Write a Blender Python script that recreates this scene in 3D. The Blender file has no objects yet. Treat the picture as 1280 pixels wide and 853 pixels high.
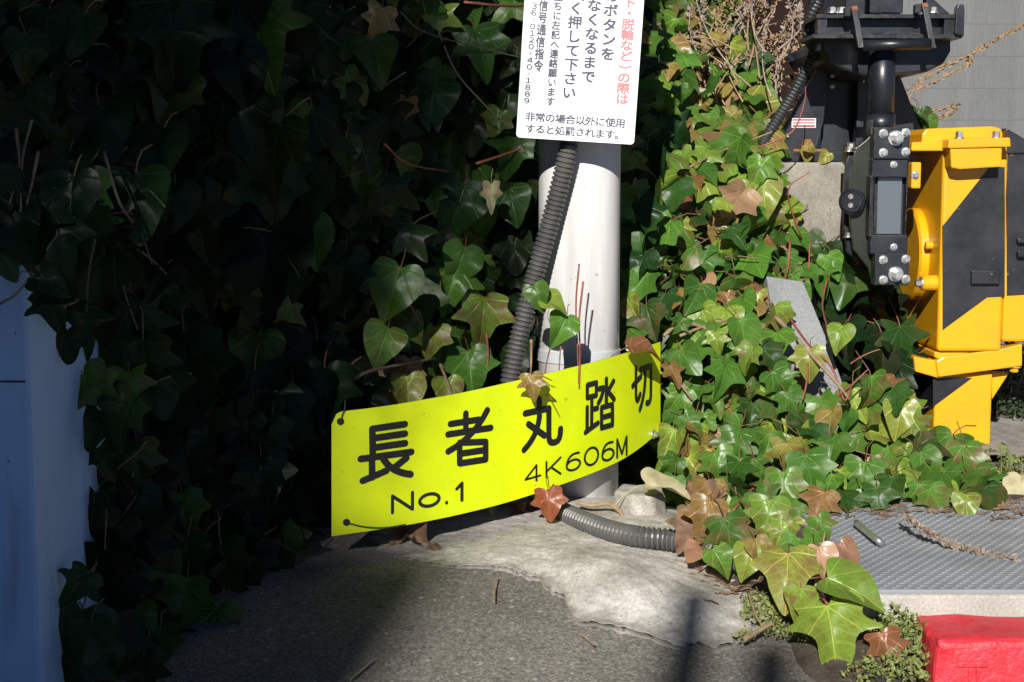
import bpy, math, random
from mathutils import Vector, Matrix, noise
R = math.radians
random.seed(11)
sc = bpy.context.scene
COL = sc.collection

# ------------------------------------------------------------------ camera
FPX, HORIZON, CAMZ = 1884.0, 215.0, 0.565
PITCH = math.atan((426.5 - HORIZON) / FPX)
CAM = Vector((0, 0, CAMZ))
FW = Vector((0, math.cos(PITCH), -math.sin(PITCH)))
UP = Vector((0, math.sin(PITCH), math.cos(PITCH)))
cd = bpy.data.cameras.new('camera'); cam = bpy.data.objects.new('camera', cd); COL.objects.link(cam)
cam.location = CAM; cam.rotation_euler = (R(90) - PITCH, 0, 0)
cd.sensor_width = 36; cd.lens = 36 * FPX / 1280; cd.clip_start = 0.05; cd.clip_end = 500
sc.camera = cam

# ------------------------------------------------------------------ light
SUN_AZ, SUN_EL = R(11), R(27)          # the sun stands behind the camera, a little to the left
TOSUN = Vector((-math.sin(SUN_AZ) * math.cos(SUN_EL), -math.cos(SUN_AZ) * math.cos(SUN_EL), math.sin(SUN_EL)))
w = bpy.data.worlds.new('World'); sc.world = w; w.use_nodes = True
nt = w.node_tree; bg = nt.nodes['Background']
sky = nt.nodes.new('ShaderNodeTexSky'); sky.sky_type = 'NISHITA'; sky.sun_disc = False
sky.sun_elevation = SUN_EL; sky.sun_rotation = math.atan2(TOSUN.x, TOSUN.y)
sky.air_density = 0.42; sky.dust_density = 0.0; sky.ozone_density = 4.0; sky.altitude = 800
nt.links.new(sky.outputs[0], bg.inputs[0]); bg.inputs[1].default_value = 0.05
sl = bpy.data.lights.new('sun', 'SUN'); so = bpy.data.objects.new('sun', sl); COL.objects.link(so)
sl.energy = 5.0; sl.angle = R(0.5); sl.color = (1.0, 0.955, 0.89)
so.rotation_euler = (-TOSUN).to_track_quat('-Z', 'Y').to_euler(); so.location = (-3, -8, 6)
sc.view_settings.view_transform = 'Standard'; sc.view_settings.look = 'None'
sc.view_settings.exposure = 0.6; sc.view_settings.gamma = 1.0; sc.view_settings.use_curve_mapping = False

# ------------------------------------------------------------------ helpers
def at(px, py, Y):
    d = FW + Vector((1, 0, 0)) * ((px - 640) / FPX) + UP * (-(py - 426.5) / FPX)
    return CAM + d * (Y / d.y)
def ground_z(x, y):
    t = min(max(2.2 - y, 0), 0.9)
    a = min(max((x - .5)/.06, 0), 1); b = min(max((1.96 - y)/.08, 0), 1)
    return -0.025 - 0.15 * t - .1*a*a*(3-2*a)*b*b*(3-2*b)
def atg(px, py, dz=0.0):
    a, b = 0.5, 12.0
    for _ in range(50):
        m = (a + b) / 2; p = at(px, py, m)
        if p.z > ground_z(p.x, p.y) + dz: a = m
        else: b = m
    return at(px, py, a)
def interp(x, xs, ys):
    if x <= xs[0]: return ys[0]
    for i in range(len(xs) - 1):
        if x <= xs[i + 1]:
            t = (x - xs[i]) / (xs[i + 1] - xs[i]); return ys[i] + t * (ys[i + 1] - ys[i])
    return ys[-1]
def N(v, s=1.0): return noise.noise(Vector(v) * s)

def new_mat(name, base, rough=0.6, metal=0.0, spec=0.5):
    m = bpy.data.materials.new(name); m.use_nodes = True
    b = m.node_tree.nodes['Principled BSDF']
    b.inputs['Base Color'].default_value = (*base, 1); b.inputs['Roughness'].default_value = rough
    b.inputs['Metallic'].default_value = metal; b.inputs['Specular IOR Level'].default_value = spec
    return m
def ramp(nt, stops, interp_='LINEAR'):
    r = nt.nodes.new('ShaderNodeValToRGB'); e = r.color_ramp; e.interpolation = interp_
    while len(e.elements) < len(stops): e.elements.new(0.5)
    for el, (p, c) in zip(e.elements, stops):
        el.position = p; el.color = (*c, 1) if len(c) == 3 else c
    return r
def math_node(nt, op, a, b=None, c=None, clamp=False):
    n = nt.nodes.new('ShaderNodeMath'); n.operation = op; n.use_clamp = clamp
    for i, v in enumerate((a, b, c)):
        if v is None: continue
        if hasattr(v, 'is_output'): nt.links.new(v, n.inputs[i])
        else: n.inputs[i].default_value = v
    return n.outputs[0]
def mixc(nt, f, a, b, mode='MIX'):
    n = nt.nodes.new('ShaderNodeMix'); n.data_type = 'RGBA'; n.blend_type = mode
    for k, v in ((0, f), (6, a), (7, b)):
        if hasattr(v, 'is_output'): nt.links.new(v, n.inputs[k])
        elif k == 0: n.inputs[0].default_value = v
        else: n.inputs[k].default_value = (*v, 1)
    return n.outputs[2]
def tex(nt, kind, scale, detail=4, rough=0.55, coord='Object', vec=None, stretch=None):
    n = nt.nodes.new('ShaderNodeTexNoise' if kind == 'noise' else 'ShaderNodeTexVoronoi')
    n.inputs['Scale'].default_value = scale
    if kind == 'noise':
        n.inputs['Detail'].default_value = detail; n.inputs['Roughness'].default_value = rough
    if vec is None:
        tc = nt.nodes.new('ShaderNodeTexCoord'); vec = tc.outputs[coord]
    if stretch:
        mp = nt.nodes.new('ShaderNodeMapping'); mp.inputs['Scale'].default_value = stretch
        nt.links.new(vec, mp.inputs[0]); vec = mp.outputs[0]
    nt.links.new(vec, n.inputs['Vector'])
    return n
def bump(nt, b, h, strength, dist):
    n = nt.nodes.new('ShaderNodeBump'); n.inputs['Strength'].default_value = strength; n.inputs['Distance'].default_value = dist
    nt.links.new(h, n.inputs['Height']); nt.links.new(n.outputs[0], b.inputs['Normal']); return n
def noisy(name, c1, c2, scale, rough=0.6, metal=0.0, bstr=0.3, bdist=0.002, spots=None, stretch=None, spec=0.5, detail=6):
    """two-tone noise paint with fine relief, optionally dark or rusty spots (colour, scale, threshold)"""
    m = new_mat(name, c1, rough, metal, spec); nt = m.node_tree; b = nt.nodes['Principled BSDF']
    n = tex(nt, 'noise', scale, detail, 0.6, stretch=stretch)
    r = ramp(nt, [(0.32, c1), (0.68, c2)]); nt.links.new(n.outputs[0], r.inputs[0]); col = r.outputs[0]
    if spots:
        sc_, ss, th = spots
        s = tex(nt, 'noise', ss, 4, 0.7); f = ramp(nt, [(th, (0, 0, 0)), (min(th + .07, 1), (1, 1, 1))]); nt.links.new(s.outputs[0], f.inputs[0])
        col = mixc(nt, f.outputs[0], col, sc_)
    nt.links.new(col, b.inputs['Base Color'])
    rr = math_node(nt, 'MULTIPLY_ADD', n.outputs[0], 0.3, rough - 0.15); nt.links.new(rr, b.inputs['Roughness'])
    if bstr: bump(nt, b, tex(nt, 'noise', scale * 6, 5, 0.65, stretch=stretch).outputs[0], bstr, bdist)
    return m

class MB:
    def __init__(s): s.v = []; s.f = []; s.mi = []
    def add(s, vs, fs, mi=0):
        o = len(s.v); s.v += [tuple(v) for v in vs]; s.f += [tuple(i + o for i in f) for f in fs]; s.mi += [mi] * len(fs); return s
    def box(s, a, b, mi=0):
        (x0, y0, z0), (x1, y1, z1) = a, b
        return s.add([(x0,y0,z0),(x1,y0,z0),(x1,y1,z0),(x0,y1,z0),(x0,y0,z1),(x1,y0,z1),(x1,y1,z1),(x0,y1,z1)],
            [(3,2,1,0),(4,5,6,7),(0,1,5,4),(1,2,6,5),(2,3,7,6),(3,0,4,7)], mi)
    def pbox(s, x0, x1, y0, y1, Y0, Y1):
        """box whose front face, at depth Y0, spans those columns and rows"""
        a = at(x0, y1, Y0); b = at(x1, y0, Y0)
        return s.box((a.x, Y0, a.z), (b.x, Y1, b.z))
    def prism(s, pts, Y0, Y1, bevel=0):
        n = len(pts)
        vs = [(x, Y0, z) for x, z in pts] + [(x, Y1, z) for x, z in pts]
        ar = sum(pts[i][0] * pts[(i+1) % n][1] - pts[(i+1) % n][0] * pts[i][1] for i in range(n))
        fs = [tuple(range(n)), tuple(range(2*n-1, n-1, -1))] + [(i, i+n, (i+1) % n + n, (i+1) % n) for i in range(n)]
        if ar < 0: fs = [tuple(reversed(f)) for f in fs]
        return s.add(vs, fs)
    def pprism(s, pix, Y0, Y1):
        return s.prism([(at(x, y, Y0).x, at(x, y, Y0).z) for x, y in pix], Y0, Y1)
    def tube(s, pts, rad, n=8, caps=True, mi=0):
        pts = [Vector(p) for p in pts]; k = len(pts)
        if not hasattr(rad, '__len__'): rad = [rad] * k
        ref = None; vs = []
        for i, p in enumerate(pts):
            t = (pts[min(i+1, k-1)] - pts[max(i-1, 0)]).normalized()
            if ref is None: ref = Vector((0, 0, 1)) if abs(t.z) < .9 else Vector((1, 0, 0))
            a = (ref - t * ref.dot(t)).normalized(); ref = a; b = t.cross(a)
            vs += [p + (a * math.cos(2*math.pi*j/n) + b * math.sin(2*math.pi*j/n)) * rad[i] for j in range(n)]
        fs = [(i*n+j, i*n+(j+1) % n, (i+1)*n+(j+1) % n, (i+1)*n+j) for i in range(k-1) for j in range(n)]
        if caps: fs += [tuple(range(n-1, -1, -1)), tuple(range((k-1)*n, k*n))]
        return s.add(vs, fs, mi)
    def build(s, name, mat, parent=None, smooth=False, bevel=0, seg=2):
        me = bpy.data.meshes.new(name); me.from_pydata(s.v, [], s.f)
        mats = mat if isinstance(mat, (list, tuple)) else [mat]
        for m in mats: me.materials.append(m)
        if len(mats) > 1: me.polygons.foreach_set('material_index', s.mi)
        if smooth: me.polygons.foreach_set('use_smooth', [True] * len(me.polygons))
        me.update()
        return link(name, me, parent, bevel, seg)
def link(name, me, parent=None, bevel=0, seg=2):
    o = bpy.data.objects.new(name, me); COL.objects.link(o)
    if parent: attach(o, parent)
    if bevel:
        b = o.modifiers.new('bevel', 'BEVEL'); b.width = bevel; b.segments = seg; b.limit_method = 'ANGLE'; b.angle_limit = R(35)
        b.harden_normals = False
    return o
def attach(o, parent):
    o.parent = parent
    W = Matrix.Translation(parent.location)
    if parent.parent: W = Matrix.Identity(4)
    o.matrix_parent_inverse = W.inverted()
def tag(o, label, cat, group=None):
    o['label'] = label; o['category'] = cat
    if group: o['group'] = group
    return o
def thing(name, label, cat, loc, group=None):
    o = bpy.data.objects.new(name, None); COL.objects.link(o); o.location = loc; o.empty_display_size = .05
    return tag(o, label, cat, group)
def struct(o): o['kind'] = 'structure'; return o
def stuff(o): o['kind'] = 'stuff'; return o
def smooth_path(pts, n=8):
    """Catmull-Rom through the points"""
    P = [Vector(p) for p in pts]; P = [P[0]*2 - P[1]] + P + [P[-1]*2 - P[-2]]; out = []
    for i in range(1, len(P) - 2):
        a, b, c, d = P[i-1:i+3]
        for k in range(n):
            t = k / n
            out.append(.5 * ((2*b) + (c-a)*t + (2*a-5*b+4*c-d)*t*t + (3*b-a-3*c+d)*t**3))
    out.append(P[-2]); return out
def resample(pts, step):
    out = [pts[0].copy()]; acc = 0
    for a, b in zip(pts, pts[1:]):
        L = (b-a).length; t = step - acc
        while t <= L: out.append(a + (b-a)*(t/L)); t += step
        acc = (acc + L) % step
    return out
def bolt(parent, c, axis, r, mat, wash=True, h=None):
    """hexagon bolt head on a washer"""
    c = Vector(c); ax = Vector(axis).normalized(); mb = MB(); h = h or r
    if wash: mb.tube([c, c + ax*r*.3], r*1.45, 12)
    mb.tube([c + ax*r*.3, c + ax*(r*.3+h)], r, 6)
    mb.tube([c + ax*(r*.3+h), c + ax*(r*.3+h*1.15)], [r*.8, r*.7], 6)
    return mb.build('bolt', mat, parent)
def corrugated(path, r, pitch, amp, n=18):
    p = resample(smooth_path(path, 24), pitch / 6); rad = []
    for i in range(len(p)):
        k = i % 6
        rad.append(r if k in (0, 1, 2) else r - amp if k in (4,) else r - amp*.55)
    return MB().tube(p, rad, n)

# ------------------------------------------------------------------ materials
def asphalt_mat():
    m = new_mat('asphalt', (.05,.05,.05), .85); nt = m.node_tree; b = nt.nodes['Principled BSDF']
    v = tex(nt, 'voronoi', 100); v2 = tex(nt, 'voronoi', 300)
    big = tex(nt, 'noise', 4, 5)
    base = ramp(nt, [(.3, (.12,.112,.10)), (.7, (.2,.186,.163))]); nt.links.new(big.outputs[0], base.inputs[0])
    s1 = nt.nodes.new('ShaderNodeSeparateColor'); nt.links.new(v.outputs['Color'], s1.inputs[0])
    st = ramp(nt, [(0, (.06,.06,.06)), (.25, (.14,.13,.115)), (.6, (.2,.185,.16)), (.83, (.27,.26,.24)), (.96, (.38,.39,.40))], 'CONSTANT'); nt.links.new(s1.outputs[0], st.inputs[0])
    near = ramp(nt, [(.25, (1,1,1)), (.5, (0,0,0))]); nt.links.new(v.outputs['Distance'], near.inputs[0])
    # aggregate shows only where the binder has worn off
    wear = tex(nt, 'noise', 9, 4); wr = ramp(nt, [(.3, (.45,.45,.45)), (.6, (1,1,1))]); nt.links.new(wear.outputs[0], wr.inputs[0])
    f = math_node(nt, 'MULTIPLY', math_node(nt, 'MULTIPLY', near.outputs[0], wr.outputs[0]), .6)
    c = mixc(nt, f, base.outputs[0], st.outputs[0])
    s2 = nt.nodes.new('ShaderNodeSeparateColor'); nt.links.new(v2.outputs['Color'], s2.inputs[0])
    g = ramp(nt, [(.9, (0,0,0)), (.95, (1,1,1))]); nt.links.new(s2.outputs[1], g.inputs[0])
    c = mixc(nt, math_node(nt, 'MULTIPLY', g.outputs[0], .2), c, (.24,.23,.21)); nt.links.new(c, b.inputs['Base Color'])
    fn = tex(nt, 'noise', 210, 6, .8); fr = ramp(nt, [(.36, (.38,.38,.38)), (.5, (.8,.8,.8)), (.64, (1.6,1.58,1.52))]); nt.links.new(fn.outputs[0], fr.inputs[0])
    c = mixc(nt, 1.0, c, fr.outputs[0], 'MULTIPLY'); nt.links.new(c, b.inputs['Base Color'])
    h = math_node(nt, 'ADD', math_node(nt, 'MULTIPLY', v.outputs['Distance'], -1.0), math_node(nt, 'MULTIPLY', v2.outputs['Distance'], -.5))
    bump(nt, b, h, .45, .002); return m
def concrete_mat(name, c1, c2, scale=7, pits=True, fl=.72, rough=.85, streak=None, grit=False):
    m = new_mat(name, c1, rough); nt = m.node_tree; b = nt.nodes['Principled BSDF']
    n = tex(nt, 'noise', scale, 8, .62); r = ramp(nt, [(.3, c1), (.7, c2)]); nt.links.new(n.outputs[0], r.inputs[0]); c = r.outputs[0]
    fine = tex(nt, 'noise', 260, 3, .7); fr = ramp(nt, [(.3, (fl,fl,fl)), (.7, (1.9-fl,1.9-fl,1.9-fl))]); nt.links.new(fine.outputs[0], fr.inputs[0])
    c = mixc(nt, 1.0, c, fr.outputs[0], 'MULTIPLY')
    if streak:
        s = tex(nt, 'noise', 5, 5, .6, stretch=(6, 6, .6)); sr = ramp(nt, [(.55, (0,0,0)), (.75, (.7,.7,.7))]); nt.links.new(s.outputs[0], sr.inputs[0])
        c = mixc(nt, sr.outputs[0], c, streak)
    hh = fine.outputs[0]
    if grit:
        g1 = tex(nt, 'noise', 75, 8, .8); gr = ramp(nt, [(.34, (.66,.65,.63)), (.5, (.97,.97,.97)), (.68, (1.15,1.14,1.13))]); nt.links.new(g1.outputs[0], gr.inputs[0]); c = mixc(nt, 1.0, c, gr.outputs[0], 'MULTIPLY')
        g2 = tex(nt, 'noise', 5, 6, .7); g2r = ramp(nt, [(.38, (.62,.6,.56)), (.58, (1,1,1))]); nt.links.new(g2.outputs[0], g2r.inputs[0]); c = mixc(nt, 1.0, c, g2r.outputs[0], 'MULTIPLY')
        hh = math_node(nt, 'ADD', fine.outputs[0], math_node(nt, 'MULTIPLY', g1.outputs[0], 1.5))
    if pits:
        v = tex(nt, 'voronoi', 85); vr = ramp(nt, [(.07, (0,0,0)), (.14, (1,1,1))]); nt.links.new(v.outputs['Distance'], vr.inputs[0])
        sp = nt.nodes.new('ShaderNodeSeparateColor'); nt.links.new(v.outputs['Color'], sp.inputs[0])
        pm = math_node(nt, 'MAXIMUM', vr.outputs[0], math_node(nt, 'LESS_THAN', sp.outputs[0], .78))
        c = mixc(nt, pm, (.06,.06,.06), c)
        hh = math_node(nt, 'ADD', math_node(nt, 'MULTIPLY', fine.outputs[0], .3), pm)
    nt.links.new(c, b.inputs['Base Color']); bump(nt, b, hh, .5, .0015); return m
def leaf_mat(name, per_object):
    m = new_mat(name, (.05,.1,.02), .3, 0, .2); nt = m.node_tree; b = nt.nodes['Principled BSDF']
    if per_object:
        oi = nt.nodes.new('ShaderNodeObjectInfo'); src = oi.outputs['Color']; rnd = oi.outputs['Random']
    else:
        a = nt.nodes.new('ShaderNodeAttribute'); a.attribute_name = 'tone'; src = a.outputs['Color']; rnd = None
    sp = nt.nodes.new('ShaderNodeSeparateColor'); nt.links.new(src, sp.inputs[0])
    tone, pale = sp.outputs[0], sp.outputs[2]
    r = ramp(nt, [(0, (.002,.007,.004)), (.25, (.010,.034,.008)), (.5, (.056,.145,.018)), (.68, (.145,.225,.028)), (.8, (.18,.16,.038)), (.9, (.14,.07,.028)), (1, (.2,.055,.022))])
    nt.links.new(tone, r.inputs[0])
    uv = nt.nodes.new('ShaderNodeUVMap'); sx = nt.nodes.new('ShaderNodeSeparateXYZ'); nt.links.new(uv.outputs[0], sx.inputs[0])
    x = math_node(nt, 'MULTIPLY_ADD', sx.outputs[0], 2.0, -1.0); y = math_node(nt, 'MULTIPLY_ADD', sx.outputs[1], 2.0, -.5)
    ax = math_node(nt, 'ABSOLUTE', x); dist = ax
    for al in (38, 82):
        d = math_node(nt, 'ABSOLUTE', math_node(nt, 'SUBTRACT', math_node(nt, 'MULTIPLY', ax, math.cos(R(al))), math_node(nt, 'MULTIPLY', y, math.sin(R(al)))))
        dist = math_node(nt, 'MINIMUM', dist, d)
    # side veins leave the midrib at a slant
    nz = tex(nt, 'noise', 5, 2, vec=uv.outputs[0])
    k = math_node(nt, 'ADD', math_node(nt, 'SUBTRACT', y, math_node(nt, 'MULTIPLY', ax, .75)), math_node(nt, 'MULTIPLY', nz.outputs[0], .22))
    tri = math_node(nt, 'ABSOLUTE', math_node(nt, 'SUBTRACT', math_node(nt, 'FRACT', math_node(nt, 'MULTIPLY', k, 6.0)), .5))
    side = ramp(nt, [(.0, (.55,.55,.55)), (.09, (0,0,0))]); nt.links.new(tri, side.inputs[0])
    main = ramp(nt, [(.004, (1,1,1)), (.02, (0,0,0))]); nt.links.new(dist, main.inputs[0])
    net = tex(nt, 'voronoi', 16, vec=uv.outputs[0]); net.feature = 'DISTANCE_TO_EDGE'
    nr = ramp(nt, [(.0, (.35,.35,.35)), (.05, (0,0,0))]); nt.links.new(net.outputs['Distance'], nr.inputs[0])
    vein = math_node(nt, 'MAXIMUM', math_node(nt, 'MAXIMUM', main.outputs[0], side.outputs[0]), nr.outputs[0])
    # blotches that turn green tissue bronze, most on older leaves
    tc = nt.nodes.new('ShaderNodeTexCoord')
    bl = tex(nt, 'noise', 14, 4, .6, coord='Object') if not per_object else tex(nt, 'noise', 2.2, 4, .6, vec=tc.outputs['Object'])
    bl_n = bl
    br = ramp(nt, [(.42, (0,0,0)), (.66, (1,1,1))]); nt.links.new(bl.outputs[0], br.inputs[0])
    fb = math_node(nt, 'MULTIPLY', br.outputs[0], sp.outputs[1])
    c = mixc(nt, fb, r.outputs[0], (.12,.05,.028))
    vcol = mixc(nt, 1.0, c, (3.2,2.4,2.8), 'MULTIPLY')
    c = mixc(nt, math_node(nt, 'MULTIPLY', vein, math_node(nt, 'MULTIPLY_ADD', rnd, .5, .25) if per_object else .5), c, vcol)
    c = mixc(nt, pale, c, (.42,.25,.18))
    # the underside of a leaf is duller and paler
    ge = nt.nodes.new('ShaderNodeNewGeometry')
    c = mixc(nt, ge.outputs['Backfacing'], c, mixc(nt, 1.0, c, (1.7,1.35,1.9), 'MULTIPLY'))
    nt.links.new(c, b.inputs['Base Color'])
    nt.links.new(math_node(nt, 'MULTIPLY_ADD', tone, .34, .1), b.inputs['Specular IOR Level'])
    nt.links.new(math_node(nt, 'MULTIPLY_ADD', bl_n.outputs[0], .34, .2), b.inputs['Roughness'])
    bn = bump(nt, b, math_node(nt, 'ADD', math_node(nt, 'MULTIPLY', main.outputs[0], -.8), math_node(nt, 'MULTIPLY', nz.outputs[0], .9)), .35, .004)
    tr = nt.nodes.new('ShaderNodeBsdfTranslucent'); mx = nt.nodes.new('ShaderNodeMixShader'); mx.inputs[0].default_value = .18
    nt.links.new(mixc(nt, 1.0, c, (2.2,2.0,.9), 'MULTIPLY'), tr.inputs[0])
    out = nt.nodes['Material Output']; nt.links.new(b.outputs[0], mx.inputs[1]); nt.links.new(tr.outputs[0], mx.inputs[2]); nt.links.new(mx.outputs[0], out.inputs[0])
    return m
def edge_wear(m, col, rad=.006, th=.10):
    nt = m.node_tree; b = nt.nodes['Principled BSDF']; src = b.inputs['Base Color'].links[0].from_socket
    bv = nt.nodes.new('ShaderNodeBevel'); bv.samples = 4; bv.inputs['Radius'].default_value = rad
    ge = nt.nodes.new('ShaderNodeNewGeometry'); d = nt.nodes.new('ShaderNodeVectorMath'); d.operation = 'DOT_PRODUCT'
    nt.links.new(bv.outputs[0], d.inputs[0]); nt.links.new(ge.outputs['Normal'], d.inputs[1])
    e = math_node(nt, 'SUBTRACT', 1.0, d.outputs['Value']); n = tex(nt, 'noise', 70, 5, .7)
    f = math_node(nt, 'MULTIPLY', e, math_node(nt, 'MULTIPLY_ADD', n.outputs[0], 5.0, -2.2, clamp=True))
    r = ramp(nt, [(th, (0,0,0)), (th+.06, (1,1,1))]); nt.links.new(f, r.inputs[0])
    nt.links.new(mixc(nt, r.outputs[0], src, col), b.inputs['Base Color'])
def yellow_mat(name, base):
    m = noisy(name, base, (base[0]*.86, base[1]*.82, base[2]*2), 12, .34, bstr=.12, bdist=.001, spots=((.26,.14,.03), 48, .69)); return m
M = {}
M['asphalt'] = asphalt_mat()
M['footing'] = concrete_mat('pale_rough_concrete', (.37,.356,.328), (.57,.552,.515), 13, True, grit=True)
M['wall'] = concrete_mat('skylight_tinted_concrete', (.29,.45,.70), (.37,.53,.77), 3.5, True, .9, streak=(.17,.22,.29))  # blue of the skylight is put into the pale concrete's base colour
M['foundation'] = concrete_mat('old_concrete', (.15,.14,.115), (.27,.25,.205), 14, True, streak=(.12,.1,.08))
def rim_dirt(m):
    nt = m.node_tree; b = nt.nodes['Principled BSDF']; src = b.inputs['Base Color'].links[0].from_socket
    a = nt.nodes.new('ShaderNodeAttribute'); a.attribute_name = 'rim'; n = tex(nt, 'noise', 28, 6, .7)
    f = math_node(nt, 'ADD', a.outputs['Fac'], math_node(nt, 'MULTIPLY_ADD', n.outputs[0], .9, -.45))
    r = ramp(nt, [(.74, (0,0,0)), (1.0, (.9,.9,.9))]); nt.links.new(f, r.inputs[0])
    nt.links.new(mixc(nt, r.outputs[0], src, (.17,.158,.138)), b.inputs['Base Color'])
rim_dirt(M['footing'])
M['kerb'] = concrete_mat('kerb_concrete', (.3,.29,.26), (.42,.4,.36), 10, True)
M['slab'] = concrete_mat('grey_slab', (.17,.18,.185), (.23,.24,.245), 8, False)
M['soil'] = noisy('soil', (.035,.026,.018), (.1,.08,.06), 40, .95, bstr=.9, bdist=.008)
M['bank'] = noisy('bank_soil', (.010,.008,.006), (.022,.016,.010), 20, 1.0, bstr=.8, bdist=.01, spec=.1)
M['leaf'] = leaf_mat('ivy_leaf', True); M['leafs'] = leaf_mat('ivy_leaf_mass', False)
M['petiole'] = noisy('petiole', (.16,.035,.03), (.14,.11,.04), 9, .5, bstr=0)
M['stem'] = noisy('ivy_stem', (.18,.11,.065), (.28,.2,.13), 60, .8)
M['bark'] = noisy('dark_ivy_stem', (.06,.045,.032), (.12,.09,.065), 60, .85)
M['redstem'] = noisy('red_shoot', (.2,.045,.035), (.26,.09,.06), 40, .5)
M['dry'] = noisy('dry_stalk', (.2,.125,.065), (.32,.225,.13), 50, .9)
M['dry2'] = noisy('dry_flower', (.16,.125,.1), (.32,.26,.22), 70, .9)
M['dead'] = noisy('dead_leaf', (.07,.036,.02), (.2,.12,.068), 60, .8)
M['deadpale'] = noisy('pale_dead_leaf', (.27,.24,.13), (.38,.34,.2), 50, .6)
M['moss'] = noisy('weed', (.09,.13,.03), (.2,.22,.06), 30, .7)
M['hedge'] = noisy('hedge_leaf', (.012,.028,.012), (.03,.055,.02), 40, .6)
M['pole'] = noisy('white_pole_paint', (.47,.465,.455), (.70,.695,.68), 16, .45, bstr=.2, bdist=.001, spots=((.26,.235,.2), 40, .64), stretch=(1,1,.12), detail=9)
M['steel'] = noisy('galvanised_steel', (.42,.43,.44), (.55,.56,.57), 30, .38, .85, bstr=.1)
M['band'] = noisy('steel_band', (.42,.44,.46), (.52,.54,.56), 20, .45, .15, bstr=.08)
M['bolt'] = noisy('bolt_steel', (.45,.44,.42), (.62,.61,.58), 60, .33, .9, bstr=.1, spots=((.16,.08,.035), 90, .66))
M['plate'] = noisy('checker_plate', (.19,.208,.225), (.26,.28,.30), 9, .58, .15, bstr=.15, spots=((.2,.17,.13), 18, .68))
M['white'] = new_mat('sign_white', (.86,.86,.84), .3)
M['ink'] = new_mat('sign_blue_black_ink', (.045,.055,.09), .4)
M['redink'] = new_mat('sign_red_ink', (.85,.16,.17), .4)
M['fluor'] = noisy('fluorescent_yellow', (.66,.79,.003), (.57,.69,.003), 14, .36, bstr=.12, bdist=.0005, spots=((.36,.40,.02), 60, .66))
M['black'] = new_mat('sign_black', (.012,.012,.012), .35)
M['backgrey'] = new_mat('sign_back', (.3,.3,.3), .5, .6)
M['conduit'] = noisy('grey_conduit', (.055,.054,.052), (.085,.083,.08), 25, .36, bstr=.05)
M['conduitblack'] = noisy('black_conduit', (.02,.022,.024), (.035,.038,.04), 25, .4, bstr=.05)
M['gate'] = noisy('black_machine_paint', (.007,.009,.013), (.014,.017,.022), 18, .36, bstr=.12, bdist=.001, spots=((.06,.048,.038), 46, .70))
edge_wear(M['gate'], (.13,.12,.11))
M['gatedark'] = noisy('olive_black_plate', (.02,.024,.018), (.035,.038,.028), 14, .3, .2, bstr=.1)
M['tape'] = noisy('black_stripe', (.008,.009,.012), (.017,.018,.022), 16, .4, bstr=.25, bdist=.0008, spots=((.1,.1,.105), 60, .66))
M['yellow'] = yellow_mat('machine_yellow', (.70,.345,.004)); edge_wear(M['yellow'], (.2,.13,.06))
M['reflector'] = new_mat('reflective_strip', (.16,.18,.20), .25, .5)
M['rust'] = noisy('rust', (.16,.06,.025), (.26,.11,.04), 80, .9)
M['wire'] = new_mat('dark_wire', (.03,.04,.035), .5)
M['red'] = noisy('red_paint', (.52,.018,.03), (.6,.03,.045), 14, .45, bstr=.6, bdist=.006, spots=((.34,.12,.11), 34, .64))
M['siding'] = noisy('grey_siding', (.085,.088,.088), (.115,.118,.118), 6, .6, bstr=.4, bdist=.006, stretch=(3,1,.5))
M['brown'] = noisy('shade_black_timber', (.010,.004,.003), (.016,.007,.005), 8, .9, spec=.2)  # deep shade is put into the near-black base colour
M['sticker'] = new_mat('sticker', (.6,.58,.58), .5); M['stickerink'] = new_mat('sticker_ink', (.25,.07,.06), .5)
M['shade_caster_block'] = noisy('shade_caster_render', (.3,.28,.26), (.36,.34,.31), .6, .9, bstr=0)
M['glass'] = new_mat('window_glass', (.03,.04,.05), .08)
M['gravel'] = noisy('gravel', (.2,.19,.17), (.36,.34,.31), 30, .9, bstr=.8, bdist=.006)
M['stone'] = noisy('stone_chip', (.07,.07,.07), (.17,.16,.15), 90, .8)

# ------------------------------------------------------------------ ground
def axis_pts(lo, hi, a, b, step, n):
    out = []; k = 0
    for i in range(n): out.append(lo + (a - lo) * (1 - (1 - i / n) ** 4))
    x = a
    while x < b: out.append(x); x += step
    for i in range(n + 1): out.append(b + (hi - b) * (i / n) ** 4)
    return out
xs = axis_pts(-120, 120, -1.1, 1.5, .018, 12); ys = axis_pts(-120, 120, 1.1, 3.0, .018, 12)
mb = MB(); W_ = len(xs)
for y in ys:
    for x in xs:
        z = ground_z(x, y)
        if -1.2 < x < 1.6 and 1 < y < 3.1: z += .006 * N((x, y, 0), 5) + .0025 * N((x, y, 3), 28)
        mb.v.append((x, y, z))
mb.f = [(j*W_+i, j*W_+i+1, (j+1)*W_+i+1, (j+1)*W_+i) for j in range(len(ys)-1) for i in range(W_-1)]; mb.mi = [0]*len(mb.f)
struct(mb.build('ground', M['asphalt'], smooth=True))

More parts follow.
